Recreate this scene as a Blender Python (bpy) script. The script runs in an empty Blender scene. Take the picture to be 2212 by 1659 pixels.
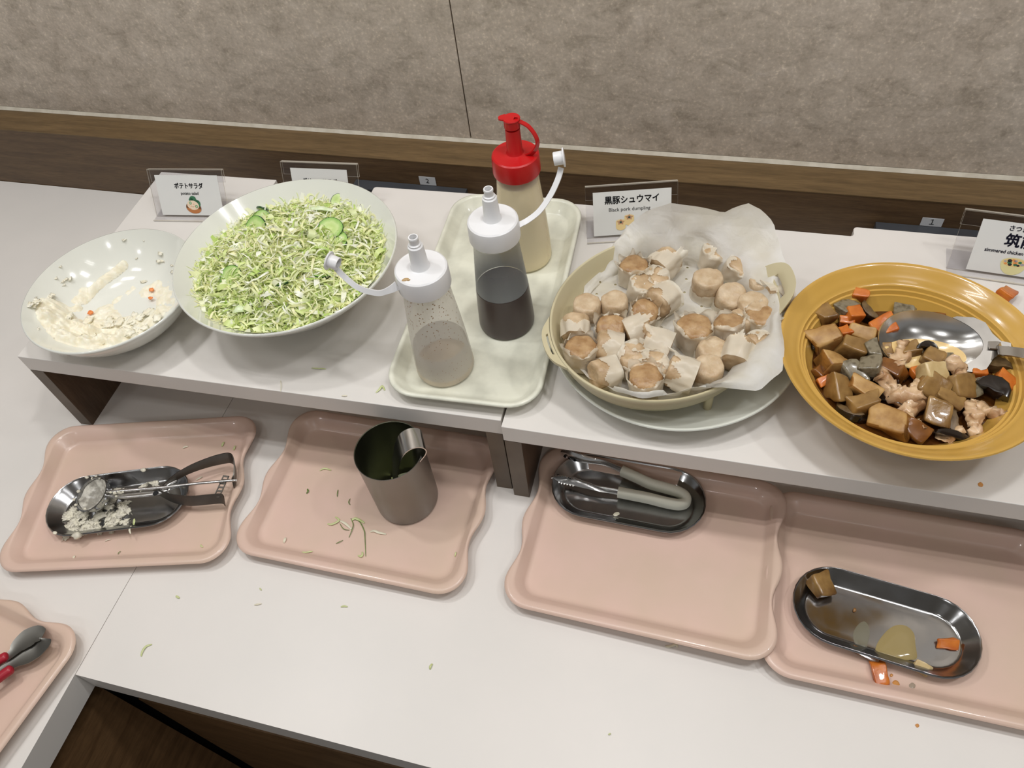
import bpy, bmesh, math, random
import numpy as np
from mathutils import Vector, Matrix, noise

SC = bpy.context.scene
COL = SC.collection
# ------------------------------------------------------------------ camera
# world: X along the buffet, Y towards the wall, Z up; z = 0 is the top of the worktop, the eye stands at (0, 0, EYE)
EYE = 0.8
FPX = 1648.4
RC = ((0.96598769, 0.24130423, -0.09295189),
      (0.13640865, -0.78088951, -0.60959351),
      (-0.21968265, 0.57618039, -0.78724564))
cam_d = bpy.data.cameras.new('camera')
cam_d.sensor_width = 36.0
cam_d.lens = FPX * 36.0 / 2212.0
cam_d.clip_start = 0.02
cam = bpy.data.objects.new('camera', cam_d)
COL.objects.link(cam)
r0, r1, r2 = (Vector(v) for v in RC)
M = Matrix((r0, -r1, -r2)).transposed().to_4x4()
M.translation = (0, 0, EYE)
cam.matrix_world = M
SC.camera = cam

# ------------------------------------------------------------------ world, lamps, exposure
wd = bpy.data.worlds.new('room_light')
wd.use_nodes = True
wd.node_tree.nodes['Background'].inputs[0].default_value = (0.99, 0.99, 1.0, 1)
wd.node_tree.nodes['Background'].inputs[1].default_value = 0.20
SC.world = wd
SC.view_settings.view_transform = 'Standard'
SC.view_settings.look = 'None'
SC.view_settings.exposure = 0.0
SC.view_settings.gamma = 1.0
SC.view_settings.use_curve_mapping = False
CEIL = 1.75


def area(name, x, y, sx, sy, watts, col=(0.99, 0.99, 1.0)):
    d = bpy.data.lights.new(name, 'AREA')
    d.shape = 'RECTANGLE'
    d.size, d.size_y = sx, sy
    d.energy = watts
    d.color = col
    o = bpy.data.objects.new(name, d)
    COL.objects.link(o)
    o.location = (x, y, CEIL - 0.02)
    return o


for x, y, w in ((-1.25, -0.30, 1.6), (-0.35, -0.30, 0.8), (0.55, -0.30, 0.9), (-1.10, 0.24, 2.9), (-0.35, 0.24, 2.9), (0.50, 0.24, 3.1)):
    for dy in (-0.045, 0.045):      # twin tubes
        area('ceiling_twin_lamp', x, y + dy, 0.34, 0.03, w * 0.62)
for x, y, w in ((-0.95, 0.54, 5.0), (0.05, 0.54, 5.0), (0.9, 0.54, 4.2), (-1.5, -1.4, 3.2), (0.0, -1.4, 3.2), (1.4, -1.2, 3.6)):
    area('ceiling_spot_lamp', x, y, 0.10, 0.10, w)
try:
    SC.cycles.diffuse_bounces = 8
    SC.cycles.transparent_max_bounces = 16
except AttributeError:
    pass


# ------------------------------------------------------------------ pixel <-> place helpers
def ray(px, py):
    d = (px - 1106.0, py - 829.5, FPX)
    return Vector((RC[0][0] * d[0] + RC[1][0] * d[1] + RC[2][0] * d[2],
                   RC[0][1] * d[0] + RC[1][1] * d[1] + RC[2][1] * d[2],
                   RC[0][2] * d[0] + RC[1][2] * d[1] + RC[2][2] * d[2]))


def at(px, py, z):
    """The point of the level z that is seen at this pixel of the photograph."""
    d = ray(px, py)
    t = (z - EYE) / d.z
    return Vector((d.x * t, d.y * t, z))


def on(px, py, f, z0, z1, n=160):
    """The first point seen at this pixel of the height field f(x, y), between levels z1 (high) and z0 (low)."""
    for i in range(n + 1):
        z = z1 + (z0 - z1) * i / n
        p = at(px, py, z)
        if f(p.x, p.y) >= z:
            return p
    return at(px, py, z0)


def lin(r, g, b):
    f = lambda c: (c / 255.0) / 12.92 if c / 255.0 <= 0.04045 else ((c / 255.0 + 0.055) / 1.055) ** 2.4
    return (f(r), f(g), f(b), 1.0)


# ------------------------------------------------------------------ materials
def new_mat(name):
    m = bpy.data.materials.new(name)
    m.use_nodes = True
    nt = m.node_tree
    b = nt.nodes['Principled BSDF']
    return m, nt, b


def N(nt, kind, **kw):
    n = nt.nodes.new(kind)
    for k, v in kw.items():
        if k in n.inputs:
            n.inputs[k].default_value = v
        else:
            setattr(n, k, v)
    return n


def ramp(nt, src, stops):
    r = nt.nodes.new('ShaderNodeValToRGB')
    e = r.color_ramp.elements
    e[0].position, e[0].color = stops[0]
    e[1].position, e[1].color = stops[-1]
    for p, c in stops[1:-1]:
        k = e.new(p)
        k.color = c
    nt.links.new(src, r.inputs[0])
    return r


def coords(nt, stretch=(1, 1, 1), kind='Object'):
    tc = nt.nodes.new('ShaderNodeTexCoord')
    mp = nt.nodes.new('ShaderNodeMapping')
    mp.inputs['Scale'].default_value = stretch
    nt.links.new(tc.outputs[kind], mp.inputs[0])
    return mp.outputs[0]


def pmat(name, c1, c2=None, scale=30.0, rough=0.5, metal=0.0, bump=0.0, sss=0.0, coat=0.0, detail=4.0,
         stretch=(1, 1, 1), lo=0.35, hi=0.65, bscale=None, rough2=None, ior=1.45, trans=0.0):
    """Two colours mixed by a noise, with an optional fine relief."""
    m, nt, b = new_mat(name)
    c2 = c2 or tuple(v * 0.93 for v in c1[:3]) + (1,)
    v = coords(nt, stretch)
    n = N(nt, 'ShaderNodeTexNoise', Scale=scale, Detail=detail)
    nt.links.new(v, n.inputs['Vector'])
    r = ramp(nt, n.outputs['Fac'], ((lo, c1), (hi, c2)))
    nt.links.new(r.outputs[0], b.inputs['Base Color'])
    b.inputs['Roughness'].default_value = rough
    b.inputs['Metallic'].default_value = metal
    b.inputs['IOR'].default_value = ior
    if trans:
        b.inputs['Transmission Weight'].default_value = trans
    if rough2 is not None:
        mr = N(nt, 'ShaderNodeMapRange')
        mr.inputs['From Min'].default_value, mr.inputs['From Max'].default_value = lo, hi
        mr.inputs['To Min'].default_value, mr.inputs['To Max'].default_value = rough, rough2
        nt.links.new(n.outputs['Fac'], mr.inputs['Value'])
        nt.links.new(mr.outputs[0], b.inputs['Roughness'])
    if sss:
        b.inputs['Subsurface Weight'].default_value = sss
        b.inputs['Subsurface Radius'].default_value = (0.01, 0.006, 0.003)
        b.inputs['Subsurface Scale'].default_value = 0.5
    if coat:
        b.inputs['Coat Weight'].default_value = coat
        b.inputs['Coat Roughness'].default_value = 0.05
    if bump:
        n2 = N(nt, 'ShaderNodeTexNoise', Scale=bscale or scale * 3, Detail=3.0)
        nt.links.new(v, n2.inputs['Vector'])
        bp = N(nt, 'ShaderNodeBump', Strength=bump, Distance=0.002)
        nt.links.new(n2.outputs['Fac'], bp.inputs['Height'])
        nt.links.new(bp.outputs[0], b.inputs['Normal'])
    return m


def sheer(name, col, rough, see, ior=1.45, glossy=1.0, tint=(1, 1, 1, 1)):
    """A thin see-through sheet: SEE of the light passes straight on, the rest meets a body of colour COL."""
    m, nt, b = new_mat(name)
    b.inputs['Base Color'].default_value = col
    b.inputs['Roughness'].default_value = rough
    b.inputs['IOR'].default_value = ior
    t = N(nt, 'ShaderNodeBsdfTransparent')
    t.inputs[0].default_value = tint
    mx = N(nt, 'ShaderNodeMixShader')
    mx.inputs[0].default_value = see
    nt.links.new(b.outputs[0], mx.inputs[1])
    nt.links.new(t.outputs[0], mx.inputs[2])
    nt.links.new(mx.outputs[0], nt.nodes['Material Output'].inputs[0])
    return m


def acrylic_mat():
    m, nt, b = new_mat('clear_acrylic')
    nt.nodes.remove(b)
    lw = N(nt, 'ShaderNodeLayerWeight', Blend=0.25)
    fr = N(nt, 'ShaderNodeMath', operation='MULTIPLY')
    fr.inputs[1].default_value = 0.35
    nt.links.new(lw.outputs['Facing'], fr.inputs[0])
    t = N(nt, 'ShaderNodeBsdfTransparent')
    t.inputs[0].default_value = (0.94, 0.94, 0.95, 1)
    g = N(nt, 'ShaderNodeBsdfGlossy', Roughness=0.03)
    mx = N(nt, 'ShaderNodeMixShader')
    nt.links.new(fr.outputs[0], mx.inputs[0])
    nt.links.new(t.outputs[0], mx.inputs[1])
    nt.links.new(g.outputs[0], mx.inputs[2])
    nt.links.new(mx.outputs[0], nt.nodes['Material Output'].inputs[0])
    return m


def stone_mat():
    m, nt, b = new_mat('mottled_stone')
    v = coords(nt)
    n1 = N(nt, 'ShaderNodeTexNoise', Scale=3.2, Detail=6.0, Roughness=0.62)
    n2 = N(nt, 'ShaderNodeTexNoise', Scale=42.0, Detail=8.0, Roughness=0.72, Distortion=0.5)
    n3 = N(nt, 'ShaderNodeTexNoise', Scale=260.0, Detail=3.0)
    n4 = N(nt, 'ShaderNodeTexVoronoi', Scale=85.0)
    v2 = coords(nt, (1.0, 1.0, 2.2))
    n5 = N(nt, 'ShaderNodeTexNoise', Scale=17.0, Detail=7.0, Roughness=0.7, Distortion=0.6)
    for n in (n1, n2, n3, n4):
        nt.links.new(v, n.inputs['Vector'])
    nt.links.new(v2, n5.inputs['Vector'])
    a = ramp(nt, n1.outputs['Fac'], ((0.36, lin(186, 173, 158)), (0.52, lin(198, 185, 169)), (0.66, lin(206, 195, 181))))
    c = ramp(nt, n2.outputs['Fac'], ((0.34, lin(148, 136, 120)), (0.45, lin(184, 172, 156)), (0.58, lin(200, 188, 172)), (0.7, lin(218, 207, 194))))
    mx = N(nt, 'ShaderNodeMixRGB', blend_type='MIX')
    mx.inputs[0].default_value = 0.5
    nt.links.new(a.outputs[0], mx.inputs[1])
    nt.links.new(c.outputs[0], mx.inputs[2])
    d = ramp(nt, n5.outputs['Fac'], ((0.32, (0.62, 0.61, 0.58, 1)), (0.48, (0.96, 0.96, 0.96, 1)), (0.7, (1.14, 1.14, 1.15, 1))))
    m2 = N(nt, 'ShaderNodeMixRGB', blend_type='MULTIPLY')
    m2.inputs[0].default_value = 0.7
    nt.links.new(mx.outputs[0], m2.inputs[1])
    nt.links.new(d.outputs[0], m2.inputs[2])
    e = ramp(nt, n3.outputs['Fac'], ((0.3, (0.84, 0.84, 0.84, 1)), (0.6, (1.03, 1.03, 1.03, 1)), (0.72, (1.35, 1.35, 1.33, 1))))
    m3 = N(nt, 'ShaderNodeMixRGB', blend_type='MULTIPLY')
    m3.inputs[0].default_value = 0.8
    nt.links.new(m2.outputs[0], m3.inputs[1])
    nt.links.new(e.outputs[0], m3.inputs[2])
    nt.links.new(m3.outputs[0], b.inputs['Base Color'])
    b.inputs['Roughness'].default_value = 0.55
    bp = N(nt, 'ShaderNodeBump', Strength=0.25, Distance=0.002)
    nt.links.new(n2.outputs['Fac'], bp.inputs['Height'])
    nt.links.new(bp.outputs[0], b.inputs['Normal'])
    return m


def wood_mat(name, dark, light, stretch, rough=0.42):
    m, nt, b = new_mat(name)
    v = coords(nt, stretch)
    n1 = N(nt, 'ShaderNodeTexNoise', Scale=7.0, Detail=7.0, Roughness=0.62, Distortion=0.5)
    n2 = N(nt, 'ShaderNodeTexNoise', Scale=38.0, Detail=4.0, Roughness=0.6)
    nt.links.new(v, n1.inputs['Vector'])
    nt.links.new(v, n2.inputs['Vector'])
    a = ramp(nt, n1.outputs['Fac'], ((0.3, dark), (0.7, light)))
    c = ramp(nt, n2.outputs['Fac'], ((0.35, (0.78, 0.77, 0.75, 1)), (0.6, (1.05, 1.05, 1.05, 1))))
    mx = N(nt, 'ShaderNodeMixRGB', blend_type='MULTIPLY')
    mx.inputs[0].default_value = 0.9
    nt.links.new(a.outputs[0], mx.inputs[1])
    nt.links.new(c.outputs[0], mx.inputs[2])
    nt.links.new(mx.outputs[0], b.inputs['Base Color'])
    b.inputs['Roughness'].default_value = rough
    bp = N(nt, 'ShaderNodeBump', Strength=0.08, Distance=0.001)
    nt.links.new(n2.outputs['Fac'], bp.inputs['Height'])
    nt.links.new(bp.outputs[0], b.inputs['Normal'])
    return m


def vcol_mat(name, rough=0.45, sss=0.1, see=0.0):
    m, nt, b = new_mat(name)
    a = N(nt, 'ShaderNodeVertexColor', layer_name='Col')
    nt.links.new(a.outputs[0], b.inputs['Base Color'])
    b.inputs['Roughness'].default_value = rough
    if see:
        tr = N(nt, 'ShaderNodeBsdfTranslucent')
        nt.links.new(a.outputs[0], tr.inputs[0])
        mx = N(nt, 'ShaderNodeMixShader')
        mx.inputs[0].default_value = see
        nt.links.new(b.outputs[0], mx.inputs[1])
        nt.links.new(tr.outputs[0], mx.inputs[2])
        nt.links.new(mx.outputs[0], nt.nodes['Material Output'].inputs[0])
    return m


def paper_mat():
    """Greaseproof paper: thin, whitish, lets light through, with a lattice of small round perforations."""
    m, nt, b = new_mat('greaseproof_paper')
    uv = N(nt, 'ShaderNodeUVMap', uv_map='flat')
    sc = N(nt, 'ShaderNodeVectorMath', operation='SCALE')
    sc.inputs['Scale'].default_value = 1.0 / 0.019
    nt.links.new(uv.outputs[0], sc.inputs[0])
    vo = N(nt, 'ShaderNodeTexVoronoi', Scale=1.0)
    vo.inputs['Randomness'].default_value = 0.12
    vo.voronoi_dimensions = '2D'
    nt.links.new(sc.outputs[0], vo.inputs['Vector'])
    lt = N(nt, 'ShaderNodeMath', operation='LESS_THAN')
    lt.inputs[1].default_value = 0.075
    nt.links.new(vo.outputs['Distance'], lt.inputs[0])
    ln = N(nt, 'ShaderNodeVectorMath', operation='LENGTH')
    nt.links.new(uv.outputs[0], ln.inputs[0])
    inn = N(nt, 'ShaderNodeMath', operation='LESS_THAN')
    inn.inputs[1].default_value = 0.1
    nt.links.new(ln.outputs['Value'], inn.inputs[0])
    hole = N(nt, 'ShaderNodeMath', operation='MULTIPLY')
    nt.links.new(lt.outputs[0], hole.inputs[0])
    nt.links.new(inn.outputs[0], hole.inputs[1])
    n = N(nt, 'ShaderNodeTexNoise', Scale=28.0, Detail=4.0)
    nt.links.new(coords(nt), n.inputs['Vector'])
    r = ramp(nt, n.outputs['Fac'], ((0.35, lin(226, 221, 206)), (0.6, lin(240, 238, 232))))
    nt.links.new(r.outputs[0], b.inputs['Base Color'])
    b.inputs['Roughness'].default_value = 0.42
    bp = N(nt, 'ShaderNodeBump', Strength=0.3, Distance=0.003)
    n2 = N(nt, 'ShaderNodeTexNoise', Scale=45.0, Detail=3.0, Distortion=1.5)
    nt.links.new(coords(nt), n2.inputs['Vector'])
    nt.links.new(n2.outputs['Fac'], bp.inputs['Height'])
    nt.links.new(bp.outputs[0], b.inputs['Normal'])
    tl = N(nt, 'ShaderNodeBsdfTranslucent')
    tl.inputs[0].default_value = lin(235, 232, 222)
    m1 = N(nt, 'ShaderNodeMixShader')
    m1.inputs[0].default_value = 0.3
    nt.links.new(b.outputs[0], m1.inputs[1])
    nt.links.new(tl.outputs[0], m1.inputs[2])
    t = N(nt, 'ShaderNodeBsdfTransparent')
    ad = N(nt, 'ShaderNodeMath', operation='MAXIMUM')
    ad.inputs[1].default_value = 0.07
    nt.links.new(hole.outputs[0], ad.inputs[0])
    m2 = N(nt, 'ShaderNodeMixShader')
    nt.links.new(ad.outputs[0], m2.inputs[0])
    nt.links.new(m1.outputs[0], m2.inputs[1])
    nt.links.new(t.outputs[0], m2.inputs[2])
    nt.links.new(m2.outputs[0], nt.nodes['Material Output'].inputs[0])
    return m


def speckled_plastic():
    """Milky bottle wall with brown sesame specks stuck inside, thicker towards the neck."""
    m, nt, b = new_mat('speckled_bottle_wall')
    tc = nt.nodes.new('ShaderNodeTexCoord')
    vo = N(nt, 'ShaderNodeTexVoronoi', Scale=300.0)
    nt.links.new(tc.outputs['Object'], vo.inputs['Vector'])
    sx = N(nt, 'ShaderNodeSeparateXYZ')
    nt.links.new(tc.outputs['Object'], sx.inputs[0])
    mr = N(nt, 'ShaderNodeMapRange')
    mr.inputs['From Min'].default_value, mr.inputs['From Max'].default_value = 0.045, 0.13
    mr.inputs['To Min'].default_value, mr.inputs['To Max'].default_value = 0.11, 0.29
    nt.links.new(sx.outputs[2], mr.inputs['Value'])
    nz = N(nt, 'ShaderNodeTexNoise', Scale=70.0, Detail=2.0)
    nt.links.new(tc.outputs['Object'], nz.inputs['Vector'])
    th = N(nt, 'ShaderNodeMath', operation='MULTIPLY')
    nt.links.new(mr.outputs[0], th.inputs[0])
    gate = N(nt, 'ShaderNodeMath', operation='GREATER_THAN')
    gate.inputs[1].default_value = 0.44
    nt.links.new(nz.outputs['Fac'], gate.inputs[0])
    nt.links.new(gate.outputs[0], th.inputs[1])
    lt = N(nt, 'ShaderNodeMath', operation='LESS_THAN')
    nt.links.new(vo.outputs['Distance'], lt.inputs[0])
    nt.links.new(th.outputs[0], lt.inputs[1])
    cm = N(nt, 'ShaderNodeMixRGB')
    cm.inputs[1].default_value = lin(232, 226, 214)
    cm.inputs[2].default_value = lin(142, 114, 80)
    nt.links.new(lt.outputs[0], cm.inputs[0])
    nt.links.new(cm.outputs[0], b.inputs['Base Color'])
    b.inputs['Roughness'].default_value = 0.3
    t = N(nt, 'ShaderNodeBsdfTransparent')
    op = N(nt, 'ShaderNodeMapRange')
    op.inputs['To Min'].default_value, op.inputs['To Max'].default_value = 0.50, 0.12
    nt.links.new(lt.outputs[0], op.inputs['Value'])
    mx = N(nt, 'ShaderNodeMixShader')
    nt.links.new(op.outputs[0], mx.inputs[0])
    nt.links.new(b.outputs[0], mx.inputs[1])
    nt.links.new(t.outputs[0], mx.inputs[2])
    nt.links.new(mx.outputs[0], nt.nodes['Material Output'].inputs[0])
    return m


MT = {}
MT['stone'] = stone_mat()
MT['caulk'] = pmat('cream_caulk', lin(205, 198, 182), lin(190, 182, 165), 60, 0.6)
MT['joint'] = pmat('dark_joint', lin(60, 52, 44), None, 60, 0.8)
MT['wood_ledge'] = wood_mat('lit_oak_ledge', lin(90, 71, 44), lin(116, 93, 61), (1.2, 14, 14))  # same oak as the dado, colour lightened for the lit top
MT['wood_dado'] = wood_mat('shaded_oak_dado', lin(78, 58, 37), lin(104, 81, 54), (1.2, 14, 14))  # ledge oak again, shade of the upright front put into the colour
MT['wood_dark'] = wood_mat('dark_oak_panel', lin(96, 70, 44), lin(128, 98, 66), (1.5, 1.5, 9.0), 0.4)
MT['wood_leg'] = wood_mat('dark_oak_leg', lin(74, 54, 36), lin(98, 76, 56), (12, 12, 1.5), 0.4)
MT['wood_edge'] = pmat('brown_edge_band', lin(104, 90, 74), lin(90, 76, 62), 25, 0.45)  # edge band, its brown lightened for the light on the front edges
MT['laminate'] = pmat('white_laminate', lin(226, 221, 215), lin(219, 215, 209), 4.0, 0.38, bump=0.02, bscale=300)
MT['black_gap'] = pmat('shadow_gap_black', lin(14, 10, 8), None, 10, 0.8)  # near black body colour stands for shade in the gaps round the doors
MT['floor'] = pmat('dark_floor', lin(80, 68, 54), lin(60, 50, 40), 6, 0.6)
MT['ceiling'] = pmat('white_ceiling', lin(215, 210, 200), None, 3, 0.9)
MT['ceramic'] = pmat('white_glazed_ceramic', lin(229, 230, 221), lin(224, 225, 216), 8, 0.12, coat=0.4)
MT['ceramic_plate'] = pmat('grey_white_glazed_plate', lin(222, 224, 214), lin(216, 218, 208), 8, 0.15, coat=0.3)
MT['yellow'] = pmat('mustard_yellow_glaze', lin(205, 163, 82), lin(197, 155, 73), 14, 0.2, coat=0.3)
MT['pink'] = pmat('pink_tray_plastic', lin(217, 187, 172), lin(211, 185, 166), 13, 0.3, coat=0.15)
MT['cream_tray'] = pmat('worn_cream_tray', lin(230, 230, 213), lin(206, 206, 190), 26, 0.3, bump=0.03, coat=0.2, lo=0.42, hi=0.66, detail=6)
MT['steel'] = pmat('polished_steel', lin(226, 225, 222), lin(210, 208, 205), 40, 0.18, 1.0, rough2=0.27)
MT['steel_dish'] = pmat('dull_dish_steel', lin(178, 178, 178), lin(158, 158, 158), 30, 0.12, 1.0, rough2=0.22)
MT['steel_brushed'] = pmat('brushed_cup_steel', lin(136, 134, 128), lin(130, 128, 122), 12, 0.36, 1.0)
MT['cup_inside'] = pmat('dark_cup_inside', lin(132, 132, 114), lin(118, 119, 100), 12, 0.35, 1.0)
MT['steel_dark'] = pmat('shaded_steel', lin(128, 124, 118), lin(110, 106, 100), 25, 0.34, 1.0)  # darker copy of the steel, dark reflections put into its colour
MT['basket'] = pmat('khaki_steamer_plastic', lin(200, 190, 156), lin(192, 182, 148), 10, 0.4)
MT['paper'] = paper_mat()
MT['filling'] = pmat('dumpling_skin_over_meat', lin(206, 182, 148), lin(172, 144, 108), 70, 0.36, bump=0.3, bscale=240, sss=0.15)
MT['filling_pale'] = pmat('pale_dumpling_meat', lin(210, 190, 160), lin(184, 158, 124), 80, 0.4, bump=0.35, bscale=260, sss=0.15)
MT['filling_brown'] = pmat('browned_dumpling_meat', lin(190, 158, 116), lin(154, 118, 78), 80, 0.36, bump=0.4, bscale=260, sss=0.12)
MT['wrapper'] = sheer('dumpling_wrapper_skin', lin(236, 228, 208), 0.3, 0.40)
MT['white_plastic'] = pmat('white_cap_plastic', lin(232, 232, 232), lin(228, 228, 228), 10, 0.3)
MT['red_plastic'] = pmat('red_cap_plastic', lin(196, 22, 24), lin(186, 18, 22), 12, 0.34)
MT['bottle'] = sheer('milky_bottle_wall', lin(206, 204, 198), 0.28, 0.80)
MT['bottle_mayo'] = sheer('clouded_bottle_wall', lin(226, 218, 196), 0.25, 0.62)
MT['bottle_specks'] = speckled_plastic()
MT['bottle_clear'] = sheer('clear_bottle_wall', lin(206, 204, 198), 0.22, 0.93)


def fade_film(name, col, z0, z1, s0, s1):
    m, nt, b = new_mat(name)
    b.inputs['Base Color'].default_value = col
    b.inputs['Roughness'].default_value = 0.4
    tc = nt.nodes.new('ShaderNodeTexCoord')
    sx = N(nt, 'ShaderNodeSeparateXYZ')
    nt.links.new(tc.outputs['Object'], sx.inputs[0])
    mr = N(nt, 'ShaderNodeMapRange')
    mr.inputs['From Min'].default_value, mr.inputs['From Max'].default_value = z0, z1
    mr.inputs['To Min'].default_value, mr.inputs['To Max'].default_value = s0, s1
    nt.links.new(sx.outputs[2], mr.inputs['Value'])
    t = N(nt, 'ShaderNodeBsdfTransparent')
    mx = N(nt, 'ShaderNodeMixShader')
    nt.links.new(mr.outputs[0], mx.inputs[0])
    nt.links.new(b.outputs[0], mx.inputs[1])
    nt.links.new(t.outputs[0], mx.inputs[2])
    nt.links.new(mx.outputs[0], nt.nodes['Material Output'].inputs[0])
    return m


MT['soy'] = pmat('dark_soy_liquid', lin(56, 33, 29), lin(48, 28, 25), 10, 0.3)
MT['soy_film'] = fade_film('bluish_soy_film', lin(126, 130, 132), 0.062, 0.122, 0.12, 0.72)
MT['mayo'] = pmat('cream_sauce', lin(252, 240, 202), lin(248, 234, 194), 20, 0.4)
MT['dressing'] = pmat('tan_sesame_dressing', lin(196, 168, 124), lin(176, 146, 102), 60, 0.4)
MT['dressing_film'] = sheer('greyish_inner_film', lin(172, 166, 158), 0.4, 0.30)
MT['acrylic'] = acrylic_mat()
MT['acrylic_edge'] = sheer('acrylic_lit_edge', lin(216, 210, 196), 0.3, 0.35)  # whitish colour stands for light glowing in the cut edges
MT['card'] = pmat('white_card', lin(222, 222, 218), lin(218, 218, 214), 8, 0.55)
MT['ink'] = pmat('black_print', lin(22, 22, 26), None, 10, 0.6)
MT['ink_navy'] = pmat('navy_print', lin(24, 22, 48), None, 10, 0.6)
MT['outlet'] = pmat('charcoal_power_strip', lin(66, 68, 72), lin(58, 60, 64), 14, 0.45)
MT['outlet_front'] = pmat('dark_power_strip_face', lin(40, 41, 45), None, 14, 0.45)
MT['socket'] = pmat('black_socket', lin(12, 12, 14), None, 14, 0.6)
MT['sticker'] = pmat('pale_grey_sticker', lin(204, 206, 208), None, 14, 0.5)
MT['grip'] = pmat('grey_green_grip', lin(226, 225, 208), lin(220, 219, 202), 14, 0.45)
MT['red_grip'] = pmat('crimson_grip', lin(168, 34, 50), lin(150, 26, 42), 14, 0.35)
MT['cabbage'] = vcol_mat('shredded_cabbage', 0.4, 0.1, 0.14)
MT['cabbage_bed'] = pmat('cabbage_bed', lin(222, 230, 168), lin(200, 214, 136), 160, 0.5, bump=0.6, bscale=200)
MT['rind'] = pmat('dark_cucumber_rind', lin(44, 84, 38), lin(26, 58, 26), 120, 0.3)
MT['potato'] = pmat('potato_salad_mash', lin(242, 238, 220), lin(234, 226, 200), 120, 0.42, bump=0.4, bscale=260, sss=0.1)
MT['carrot_bit'] = pmat('orange_carrot_bit', lin(238, 150, 88), lin(224, 126, 62), 200, 0.4)
MT['smear'] = pmat('whitish_salad_smear', lin(232, 226, 204), lin(206, 200, 184), 160, 0.4, bump=0.3, bscale=300)
MT['broth'] = pmat('dark_brown_broth', lin(92, 56, 22), lin(66, 36, 14), 30, 0.1)
MT['sauce'] = sheer('yellowish_sauce_film', lin(176, 156, 104), 0.12, 0.25)
MT['sauce_thin'] = sheer('cloudy_sauce_film', lin(150, 146, 124), 0.2, 0.55)
MT['drop'] = sheer('orange_oil_drop', lin(214, 150, 78), 0.08, 0.2)
MT['ladle_pool'] = sheer('pale_yellow_broth_pool', lin(236, 204, 140), 0.08, 0.1)


def cuc_mat():
    m, nt, b = new_mat('cucumber_flesh')
    tc = nt.nodes.new('ShaderNodeTexCoord')
    ln = N(nt, 'ShaderNodeVectorMath', operation='LENGTH')
    nt.links.new(tc.outputs['Object'], ln.inputs[0])
    n = N(nt, 'ShaderNodeTexNoise', Scale=320.0, Detail=3.0)
    nt.links.new(tc.outputs['Object'], n.inputs['Vector'])
    ad = N(nt, 'ShaderNodeMath', operation='MULTIPLY_ADD')
    ad.inputs[1].default_value = 0.005
    nt.links.new(n.outputs['Fac'], ad.inputs[0])
    nt.links.new(ln.outputs['Value'], ad.inputs[2])
    mr = N(nt, 'ShaderNodeMapRange')
    mr.inputs['From Max'].default_value = 0.019
    nt.links.new(ad.outputs[0], mr.inputs['Value'])
    r = ramp(nt, mr.outputs[0], ((0.1, lin(214, 226, 160)), (0.4, lin(186, 210, 130)), (0.62, lin(198, 218, 148)), (0.85, lin(150, 190, 100)), (1.0, lin(110, 160, 76))))
    nt.links.new(r.outputs[0], b.inputs['Base Color'])
    b.inputs['Roughness'].default_value = 0.3
    return m


MT['cuc'] = cuc_mat()


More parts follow.
